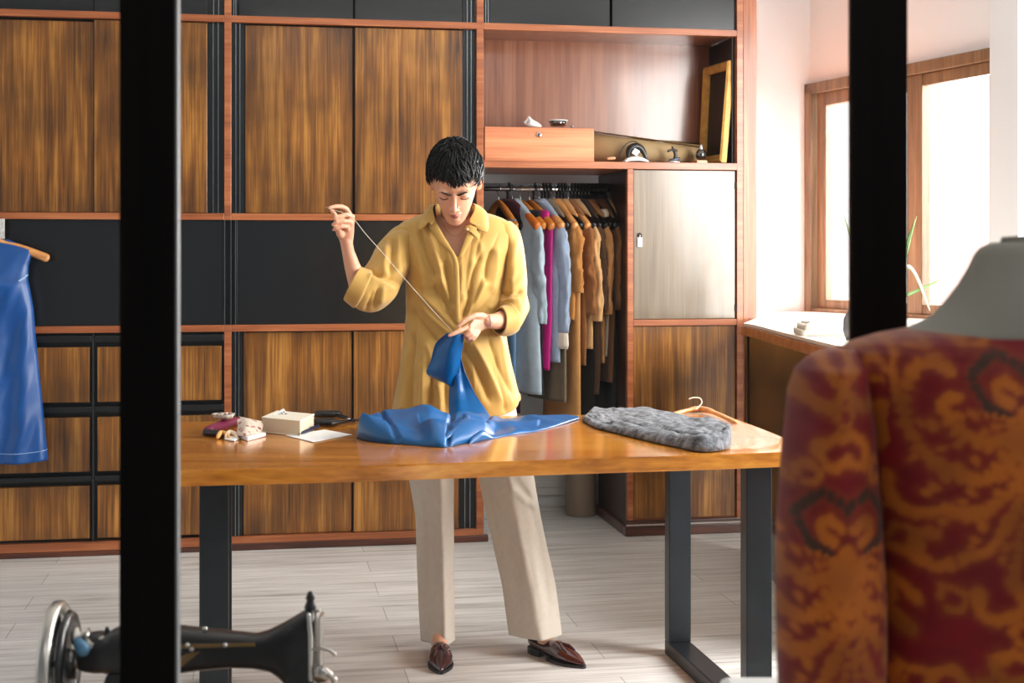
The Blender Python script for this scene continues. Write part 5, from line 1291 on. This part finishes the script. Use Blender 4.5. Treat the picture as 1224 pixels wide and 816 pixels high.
# ------------------------------------------------------------------ things on the counter
def kz(px, py, dz=0): p = PZ(px, py, ZK); return A([p[0], p[1], ZK + dz])
pil = thing('folded_linen', 'white folded linen stack on the counter by the window', 'linen', CW(*kz(985, 398)))
c_ = kz(985, 400)
for i, (z0_, hh, wx_, wy_, sh_) in enumerate(((0.0, .022, .098, .085, 0), (.022, .020, .090, .08, .004), (.042, .010, .080, .070, .008))):
    rings = []
    for q, kk in ((0, .96), (.15, 1.0), (.85, 1.0), (1, .95)):
        rings.append([(c_[0] + sh_ + wx_ * kk * math.copysign(abs(math.cos(a)) ** .2, math.cos(a)), c_[1] + wy_ * kk * math.copysign(abs(math.sin(a)) ** .2, math.sin(a)), ZK + z0_ + hh * q + .003 * math.sin(3 * a + i)) for a in np.linspace(0, 2 * math.pi, 48)[:-1]])
    MB(True).loft(rings).build('folded_layer', plain('linen_layer_' + 'abc'[i], srgb(*[(214, 204, 188), (232, 224, 212), (240, 234, 226)][i]), .8), pil)
vs = thing('grey_vase', 'rounded grey vase on the counter, half hidden behind the right post', 'vase', CW(*kz(1024, 405)))
c_ = A([PX(1024, 300, 4.75)[0], 4.75, ZK])
MB(True).lathe(c_, [(.0001, 0), (.035, 0), (.046, .03), (.044, .07), (.030, .10), (.020, .115), (.024, .13), (.018, .13), (.0001, .12)], 28).build('vase_body', plain('grey_glaze', srgb(120, 122, 126), .3), vs)
pt = thing('potted_plant', 'long-bladed green plant in a pot on the counter behind the right post', 'plant', CW(PX(1052, 300, 5.3)[0], 5.3, ZK))
c_ = A([PX(1052, 300, 5.3)[0], 5.3, ZK])
MB(True).lathe(c_, [(.0001, 0), (.045, 0), (.062, .10), (.066, .10), (.066, .118), (.056, .118), (.052, .10), (.0001, .10)], 28).build('pot', plain('white_pot', srgb(200, 196, 190), .5), pt)
M_leaf = plain('leaf_green', srgb(120, 150, 96), .5, noise=.2, nscale=20)
M_leafp = plain('leaf_pale', srgb(206, 210, 190), .5)
def blade(tip, mid, w_, mat):
    P_ = catmull([c_ + A([0, 0, .10]), mid, tip], 18); mb = MB(True); rings = []
    for i, p in enumerate(P_):
        k = i / 17; ww = w_ * (math.sin(math.pi * min(1, .15 + k * .85)) ** .8) + .0006
        d_ = P_[min(i + 1, 17)] - P_[max(i - 1, 0)]; s_ = np.cross(d_, A([0.2, 1.0, 0])); s_ /= np.linalg.norm(s_) + 1e-9
        rings.append([p - s_ * ww, p + A([0, .0015, 0]) + s_ * 0, p + s_ * ww, p - A([0, .0015, 0])])
    mb.loft(rings); mb.build('leaf', mat, pt)
for (tx_, ty_, mx, my, w_, mt) in ((1009, 258, 1030, 320, .006, M_leaf), (1096, 258, 1080, 300, .006, M_leaf), (1094, 262, 1075, 330, .005, M_leaf), (1112, 372, 1085, 318, .007, M_leafp), (1122, 335, 1090, 350, .006, M_leaf), (1060, 230, 1055, 300, .006, M_leaf), (1035, 250, 1042, 310, .006, M_leaf), (1074, 245, 1066, 310, .006, M_leaf)):
    blade(PX(tx_, ty_, 5.25), PX(mx, my, 5.28), w_, mt)

# ------------------------------------------------------------------ sewing machine in the foreground
DM = 2.0
M_enamel = plain('black_enamel', srgb(4, 4, 5), .32, coat=.15, spec=.35)
M_chrome = plain('worn_chrome', srgb(190, 186, 178), .28, metal=1)
M_gold = plain('gold_decal', srgb(120, 92, 44), .4, metal=.3)
sm = thing('sewing_machine', 'old black sewing machine with a chrome handwheel in the lower left foreground', 'sewing machine', CW(PX(220, 400, DM)[0], DM, .40), -YAW)
pm = lambda x, y, dd=0: PX(x, y, DM + dd)
hz = lambda y: HC - (y - HY) / FPX * DM
top_ = [(98, 760), (108, 756), (118, 754.5), (128, 757), (138, 750), (170, 747), (205, 748), (275, 755), (305, 758), (320, 754), (340, 744), (358, 733), (368, 727), (376, 727)]
bot_ = [(98, 800), (108, 802), (118, 803), (128, 802), (138, 806), (170, 808), (205, 804), (240, 799), (275, 796), (305, 797), (325, 801), (337, 810), (346, 822), (376, 822)]
xs_ = np.linspace(98, 376, 60); mb = MB(True); rings = []
for x in xs_:
    yt = np.interp(x, *zip(*top_)); yb = np.interp(x, *zip(*bot_)); c0_ = pm(x, (yt + yb) / 2); h_ = (yb - yt) / 2 / FPX * DM; w_ = np.interp(x, [98, 140, 200, 300, 350, 376], [.022, .034, .036, .028, .030, .028])
    rings.append([c0_ + A([0, w_ * math.copysign(abs(math.sin(a)) ** .7, math.sin(a)), h_ * math.copysign(abs(math.cos(a)) ** .7, math.cos(a))]) for a in np.linspace(0, 2 * math.pi, 30)[:-1]])
mb.loft(rings); mb.build('arm', M_enamel, sm)
hx_ = pm(362, 800)
MB(True).loft([[hx_ + A([dx * k, dy * k, 0]) + A([0, 0, hz(y) - hx_[2]]) for dx, dy in ((-.020, -.030), (.018, -.030), (.018, .030), (-.020, .030))] for y, k in ((745, .9), (800, 1), (850, 1), (856, .9))]).build('head', M_enamel, sm, smooth=False, bevel=.006)
p_ = pm(372, 772); MB(True).prism([(p_[0] + .012, DM - .020, hz(735)), (p_[0] + .012, DM + .020, hz(735)), (p_[0] + .012, DM + .020, hz(845)), (p_[0] + .012, DM - .020, hz(845))], (.004, 0, 0)).tube([pm(369, 735, -.032), pm(371, 760, -.034), pm(371, 812, -.034)], [.003, .0035, .003], 8).build('face_plate', M_chrome, sm, smooth=False, bevel=.001)
MB(True).lathe(pm(371, 726), [(.0001, -.006), (.006, -.006), (.009, 0), (.007, .006), (.005, .010), (.007, .013), (.004, .022), (.0001, .024)], 16).build('pressure_screw', M_enamel, sm)
MB(True).tube([pm(377, 729), pm(381, 729)], [.004, .003], 8).tube([pm(382, 745), pm(385, 745)], .002, 8).build('thumb_screw', M_chrome, sm)
MB(True).tube(catmull([pm(375, 776, -.034), pm(385, 775, -.036), pm(394, 777, -.036), pm(399, 781, -.036)], 14), [.0022] * 13 + [.0034], 8).build('take_up_lever', M_chrome, sm)
MB(True).tube([pm(372, 820, -.01), pm(372, 880, -.01)], .0035, 8).build('needle_bar', M_chrome, sm)
MB(True).lathe(pm(384, 806, -.035), [(.0001, 0), (.012, 0), (.012, .004), (.004, .006), (.004, .012), (.009, .014), (.0001, .018)], 16, 'y').ell(pm(393, 806, -.03), (.006, .006, .006), 10, 8).ell(pm(399, 812, -.03), (.005, .005, .005), 10, 8).build('tension_dial', M_chrome, sm)
# handwheel
wc = pm(67, 792); RW_ = Matrix.Rotation(R_(5), 3, 'Z')
prof = [(.060, -.010), (.075, -.012), (.084, -.008), (.086, 0), (.084, .008), (.075, .012), (.060, .010)]
mb = MB(True); rings = []
for k in range(49):
    a = 2 * math.pi * k / 48; rings.append([Vector(wc) + RW_ @ Vector((h_, r_ * math.cos(a), r_ * math.sin(a))) for r_, h_ in [(.072, -.008), (.082, -.009), (.0865, -.005), (.0865, .005), (.082, .009), (.072, .008)]])
mb.loft(rings, caps=False); wh = mb.build('handwheel', M_chrome, sm)
mb = MB(True)
for k in range(5):
    a = 2 * math.pi * k / 5 + .4; mb.tube([Vector(wc) + RW_ @ Vector((.004, .012 * math.cos(a), .012 * math.sin(a))), Vector(wc) + RW_ @ Vector((0, .076 * math.cos(a), .076 * math.sin(a)))], [.009, .007], 10, flat=.6)
mb.lathe(wc, [(.0001, -.012), (.022, -.012), (.026, 0), (.024, .03), (.0001, .03)], 24, 'x', RW_); mb.build('spokes', M_enamel, wh)
MB(True).lathe(wc + A([.012, 0, 0]), [(.066, 0), (.074, .004), (.070, .010), (.030, .012), (.030, .0)], 40, 'x', RW_).build('wheel_rim_black', M_enamel, wh)
MB(True).lathe(pm(82, 786), [(.0001, 0), (.020, 0), (.021, .010), (.016, .014), (.016, .024), (.0001, .026)], 20, 'x').build('clutch_nut', M_chrome, sm)
# bobbin winder
MB(True).lathe(pm(88, 760, -.02), [(.0001, 0), (.012, 0), (.013, .006), (.006, .008), (.006, .018), (.012, .020), (.0001, .022)], 16, 'x').tube([pm(92, 762, -.02), pm(110, 772, -.02), pm(122, 764, -.015)], [.006, .007, .005], 10).build('bobbin_winder', M_chrome, sm)
MB(True).tube([pm(94, 768, -.03), pm(99, 776, -.035)], [.008, .010], 12).build('bobbin', plain('blue_thread', srgb(90, 140, 175), .4), sm)
MB(True).tube([pm(128, 757), pm(128, 751)], [.005, .003], 10).build('spool_pin', M_enamel, sm)
MB(True).prism([pm(206, 770, -.0375), pm(305, 768, -.030), pm(305, 772, -.030), pm(206, 775, -.0375)], (0, -.001, 0)).prism([pm(206, 792, -.036), pm(222, 781, -.037), pm(240, 778, -.036), pm(212, 801, -.034)], (0, -.001, 0)).build('gold_line', M_gold, sm, smooth=False)
for (x, y) in ((245, 751.5), (224, 771), (229, 776), (269, 771)): MB(True).ell(pm(x, y, -.037 if y > 760 else -.01), (.0035, .003, .0035), 10, 8).build('oil_screw', M_chrome, sm)
pl_ = pm(165, 840); MB(True).loft([[(pm(x0, 800)[0], DM - .035, z), (pm(x1, 800)[0], DM - .035, z), (pm(x1, 800)[0], DM + .035, z), (pm(x0, 800)[0], DM + .035, z)] for x0, x1, z in ((135, 210, hz(798)), (122, 205, hz(835)), (120, 205, hz(900)), (105, 225, hz(935)))]).build('pillar', M_enamel, sm, bevel=.004)
MB(True).box(pm(60, 800)[0], pm(420, 800)[0], DM - .09, DM + .09, hz(945), hz(925)).build('bed', M_enamel, sm, smooth=False, bevel=.005)
st = thing('wooden_stand', 'wooden table under the black sewing machine, below the lower left corner', 'table', CW(PX(230, 400, DM)[0], DM, 0), -YAW)
zt3 = hz(945)
MB(True).box(pm(20, 800)[0], pm(450, 800)[0], DM - .16, DM + .16, zt3 - .03, zt3).build('stand_top', M_table, st, smooth=False, bevel=.004)
for sx in (40, 430):
    for dy in (-.13, .13): MB(True).box(pm(sx, 800)[0] - .02, pm(sx, 800)[0] + .02, DM + dy - .02, DM + dy + .02, 0, zt3 - .03).build('leg', M_darkwood, st, smooth=False, bevel=.003)

# ------------------------------------------------------------------ tailor's dummy and brocade jacket
DJ = 1.42; CJ = 1237
jx = lambda px, d=DJ: (px - 612) / FPX * d
jz = lambda py, d=DJ: HC - (py - HY) / FPX * d
M_form = plain('dummy_linen', srgb(142, 138, 126), .85, bump=.15, bscale=600)
dm_ = thing('tailor_dummy', 'grey-beige linen dress form wearing the red brocade jacket in the right foreground', 'mannequin', CW(jx(CJ), DJ, 0), -YAW)
xc = jx(CJ)
def sect(xc_, d_, wx_, wd, z, n=56, ex=2.2):
    return [(xc_ + wx_ * math.copysign(abs(math.cos(a)) ** (2 / ex), math.cos(a)), d_ + wd * math.copysign(abs(math.sin(a)) ** (2 / ex), math.sin(a)), z) for a in np.linspace(0, 2 * math.pi, n + 1)[:-1]]
px2 = lambda p: (CJ - p) / FPX * DJ
nr = [(288.5, 1215), (290, 1186), (296, 1175), (305, 1169), (320, 1163), (340, 1152), (360, 1138), (378, 1122), (395, 1085), (410, 1040), (430, 1020)]
MB(True).loft([sect(xc, DJ + .01 * k / 10, px2(p), min(px2(p) * 1.0, .085), jz(y)) for k, (y, p) in enumerate(nr)] + [sect(xc, DJ + .01, .15, .09, z) for z in (1.0, .9, .8, .72)]).build('torso_form', M_form, dm_)
MB(True).lathe((xc, DJ, jz(290)), [(.0001, .0), (.034, 0), (.032, .006), (.0001, .008)], 28).build('neck_cap', M_form, dm_)
MB(True).tube([(xc, DJ + .01, .74), (xc, DJ + .01, .03)], .016, 14, False).build('pole', M_steel, dm_); MB(True).lathe((xc, DJ + .01, 0), [(.0001, 0), (.17, 0), (.17, .015), (.03, .03), (.0001, .03)], 30).build('base', M_steel, dm_)
# brocade pattern painted per vertex (woven design)
def strokes():
    S_ = []
    def c(pts, w_, v): S_.append((catmull(pts, 14), w_, v))
    c([(0, .075), (.020, .085), (.034, .070), (.030, .050), (.014, .044)], .0048, 2)       # dark wreath
    c([(.006, .062), (.016, .066), (.020, .058), (.010, .052)], .004, 1)
    c([(0, .045), (.010, .030), (.030, .022), (.052, .030), (.060, .046), (.050, .054)], .0055, 1)
    c([(0, .035), (.016, .008), (.040, -.004), (.064, .004)], .006, 1)
    c([(0, .030), (.014, -.010), (.036, -.030), (.058, -.030)], .006, 1)
    c([(0, .025), (.010, -.025), (.024, -.052), (.040, -.062)], .0055, 1)
    c([(0, .020), (.003, -.03), (.008, -.065), (.010, -.08)], .005, 1)
    
    c([(.064, .004), (.078, .020), (.086, .045), (.080, .070), (.066, .082), (.054, .074)], .006, 1)
    c([(.040, -.062), (.060, -.074), (.074, -.066), (.074, -.052), (.062, -.050)], .0055, 1)
    c([(.010, -.080), (.0, -.098), (.014, -.110), (.030, -.104), (.034, -.092)], .006, 1)
    c([(.086, .045), (.094, .080), (.088, .110)], .005, 1)
    c([(0, .110), (.014, .104), (.020, .118), (.008, .128), (0, .126)], .005, 1)
    c([(.058, -.030), (.078, -.036), (.092, -.026), (.092, -.008)], .0055, 1)
    c([(.078, -.100), (.090, -.085), (.092, -.110), (.080, -.122)], .006, 1)
    c([(.040, .095), (.050, .110), (.066, .108)], .005, 1)
    for q in range(6):       # fine fronds fanning from the stalk
        t = q / 5; a_ = -1.45 + 1.75 * t
        c([(.004, .03), (.004 + .028 * math.cos(a_) * .6, .03 + .05 * math.sin(a_) * .5 + .006), (.010 + .066 * math.cos(a_), .012 + .075 * math.sin(a_))], .0034, 1)
    for (u, v, r) in ((.075, .10, .010), (.050, -.095, .009), (.084, -.055, .008), (.028, .100, .007), (.0, -.118, .008)):
        c([(u + r * math.cos(k), v + r * math.sin(k)) for k in np.linspace(0, 5.2, 7)], .0028, 1)
    return [(p, w_ * (.86 if w_ > .004 else 1), v) for p, w_, v in S_]
STK = strokes()
def brocade(x, z):
    x = np.asarray(x, float) / 1.28; z = np.asarray(z, float) / 1.28
    x = x + .003 * vnoise(x * 60, z * 60, 1); z = z + .003 * vnoise(x * 55, z * 55, 2)
    PW_, PH_ = .19, .26
    col = np.floor(x / PW_ + .5); lx = x - col * PW_; lz = z + (col % 2) * PH_ / 2; lz = lz - np.floor(lz / PH_ + .5) * PH_
    ax = np.abs(lx); best = np.full(x.shape, 9.0); kind = np.zeros(x.shape)
    for P_, w_, v in STK:
        dmin = np.full(x.shape, 9.0)
        for off in (0, PH_, -PH_):
            for (px_, pz_) in P_: dmin = np.minimum(dmin, np.hypot(ax - px_, lz - off - pz_))
        dmin = dmin - w_; sel = dmin < best; best = np.where(sel, dmin, best); kind = np.where(sel, v, kind)
    best = best + .0016 * vnoise(x * 220, z * 220, 9)
    g = 1 - sstep(-.0016, .0022, best)
    halo = (1 - sstep(.001, .007, best)) * .25
    red = A(srgb(112, 4, 10)[:3]); gold = A(srgb(172, 90, 16)[:3]); dk = A(srgb(62, 36, 20)[:3])
    tone = (.85 + .3 * vnoise(x * 40, z * 40, 4))[..., None]
    base = red[None] * (1 + .15 * vnoise(x * 90, z * 90, 7)[..., None]); fill = np.where((kind == 2)[..., None], dk[None], gold[None] * tone)
    c_ = base * (1 - g[..., None]) + fill * g[..., None]
    return c_ * (1 - halo[..., None] * (1 - g[..., None])) + gold[None] * halo[..., None] * (1 - g[..., None]) * .7
M_broc = vcol('red_brocade', .55, .1, .35, 500, .25)
jk = thing('brocade_jacket', 'red and gold brocade jacket on the dummy in the right foreground', 'jacket', CW(xc, DJ, .62), -YAW)
def jbuild(rings_fn, name, m, n, closed=True):
    pass
rowsJ = [(384, 1139, .062), (388, 1120, .070), (393, 1090, .078), (400, 1052, .088), (409, 1022, .096), (420, 1006, .104), (440, 1000, .112), (480, 1010, .120), (540, 1022, .125), (600, 1034, .122), (680, 1040, .116), (760, 1034, .122), (860, 1020, .13), (960, 1008, .135)]
m_ = 200; n_ = 300; ysJ = 384 + (960 - 384) * np.linspace(0, 1, m_) ** 1.15; V_ = []
for y in ysJ:
    p = np.interp(y, [r[0] for r in rowsJ], [r[1] for r in rowsJ]); wd = np.interp(y, [r[0] for r in rowsJ], [r[2] for r in rowsJ])
    a = np.linspace(0, 2 * math.pi, n_ + 1)[:-1]; ex = 2.3
    X_ = xc + px2(p) * np.sign(np.cos(a)) * np.abs(np.cos(a)) ** (2 / ex); D_ = DJ + .01 - wd * np.sign(np.sin(a)) * np.abs(np.sin(a)) ** (2 / ex)
    D_ = D_ - .010 * vnoise((X_ - xc) * 12, np.full(n_, y / 90), 3) * sstep(400, 480, y)
    zz = np.full(n_, jz(y)) - .012 * np.exp(-((X_ - xc) / .05) ** 2) * (np.sin(a) > 0) * (y < 400)
    V_.append(np.stack([X_, D_, zz], 1))
V_ = A(V_)
arc = (V_[:, :, 0] - xc) * 1.05 + np.sign(V_[:, :, 0] - xc) * .0
mb = MB(True); mb.loft([list(r) for r in V_], caps=False)
colr = brocade(arc.ravel() + .05, V_[:, :, 2].ravel() - jz(546))
mb.build('jacket_body', M_broc, jk, colors=colr, solid=.003)
for sgn in (-1, 1):
    # sleeve: centre line and half widths from the outline
    srow = [(414, 1006, 8), (418, 1002, 22), (426, 998, 34), (440, 993, 42), (465, 990, 48), (500, 990, 51), (560, 988, 56), (620, 986, 60.5), (700, 984, 63), (780, 983, 62), (860, 982, 58), (930, 982, 52)]
    m2 = 170; n2 = 160; ys2 = np.linspace(414, 930, m2); Vs = []
    for y in ys2:
        cxp = np.interp(y, [r[0] for r in srow], [r[1] for r in srow]); hwp = np.interp(y, [r[0] for r in srow], [r[2] for r in srow])
        cX = xc + sgn * (px2(cxp)) ; hwx = hwp / FPX * DJ; a = np.linspace(0, 2 * math.pi, n2 + 1)[:-1]
        dd = DJ - .005 - .035 * sstep(500, 800, y)
        rd = np.interp(y, [414, 440, 500, 930], [.02, .062, .072, .056])
        f = 1 + .05 * vnoise(a * 2, np.full(n2, y / 40), 8)
        Vs.append(np.stack([cX + hwx * np.cos(a) * np.where(np.cos(a) * sgn < 0, 1, 1), dd - rd * np.sin(a) * f, np.full(n2, jz(y)) + .010 * np.cos(a) * 0], 1))
    Vs = A(Vs); mb = MB(True); mb.loft([list(r) for r in Vs], caps=False)
    colr = brocade((Vs[:, :, 0] - (xc + sgn * px2(990))).ravel() * 1.1, Vs[:, :, 2].ravel() - jz(705))
    mb.build('sleeve', M_broc, jk, colors=colr, solid=.003)
# white display block at the bottom edge
db = thing('display_block', 'white display block at the bottom edge, left of the brocade jacket', 'display block', CW(PX(930, 400, 1.8)[0], 1.67, 0), -YAW)
p_ = PX(857, 806, 1.8); mb = MB(True); mb.box(p_[0], p_[0] + .32, 1.55, 1.8, 0, p_[2]); mb.build('block', M_whitepaint, db, smooth=False, bevel=.012)
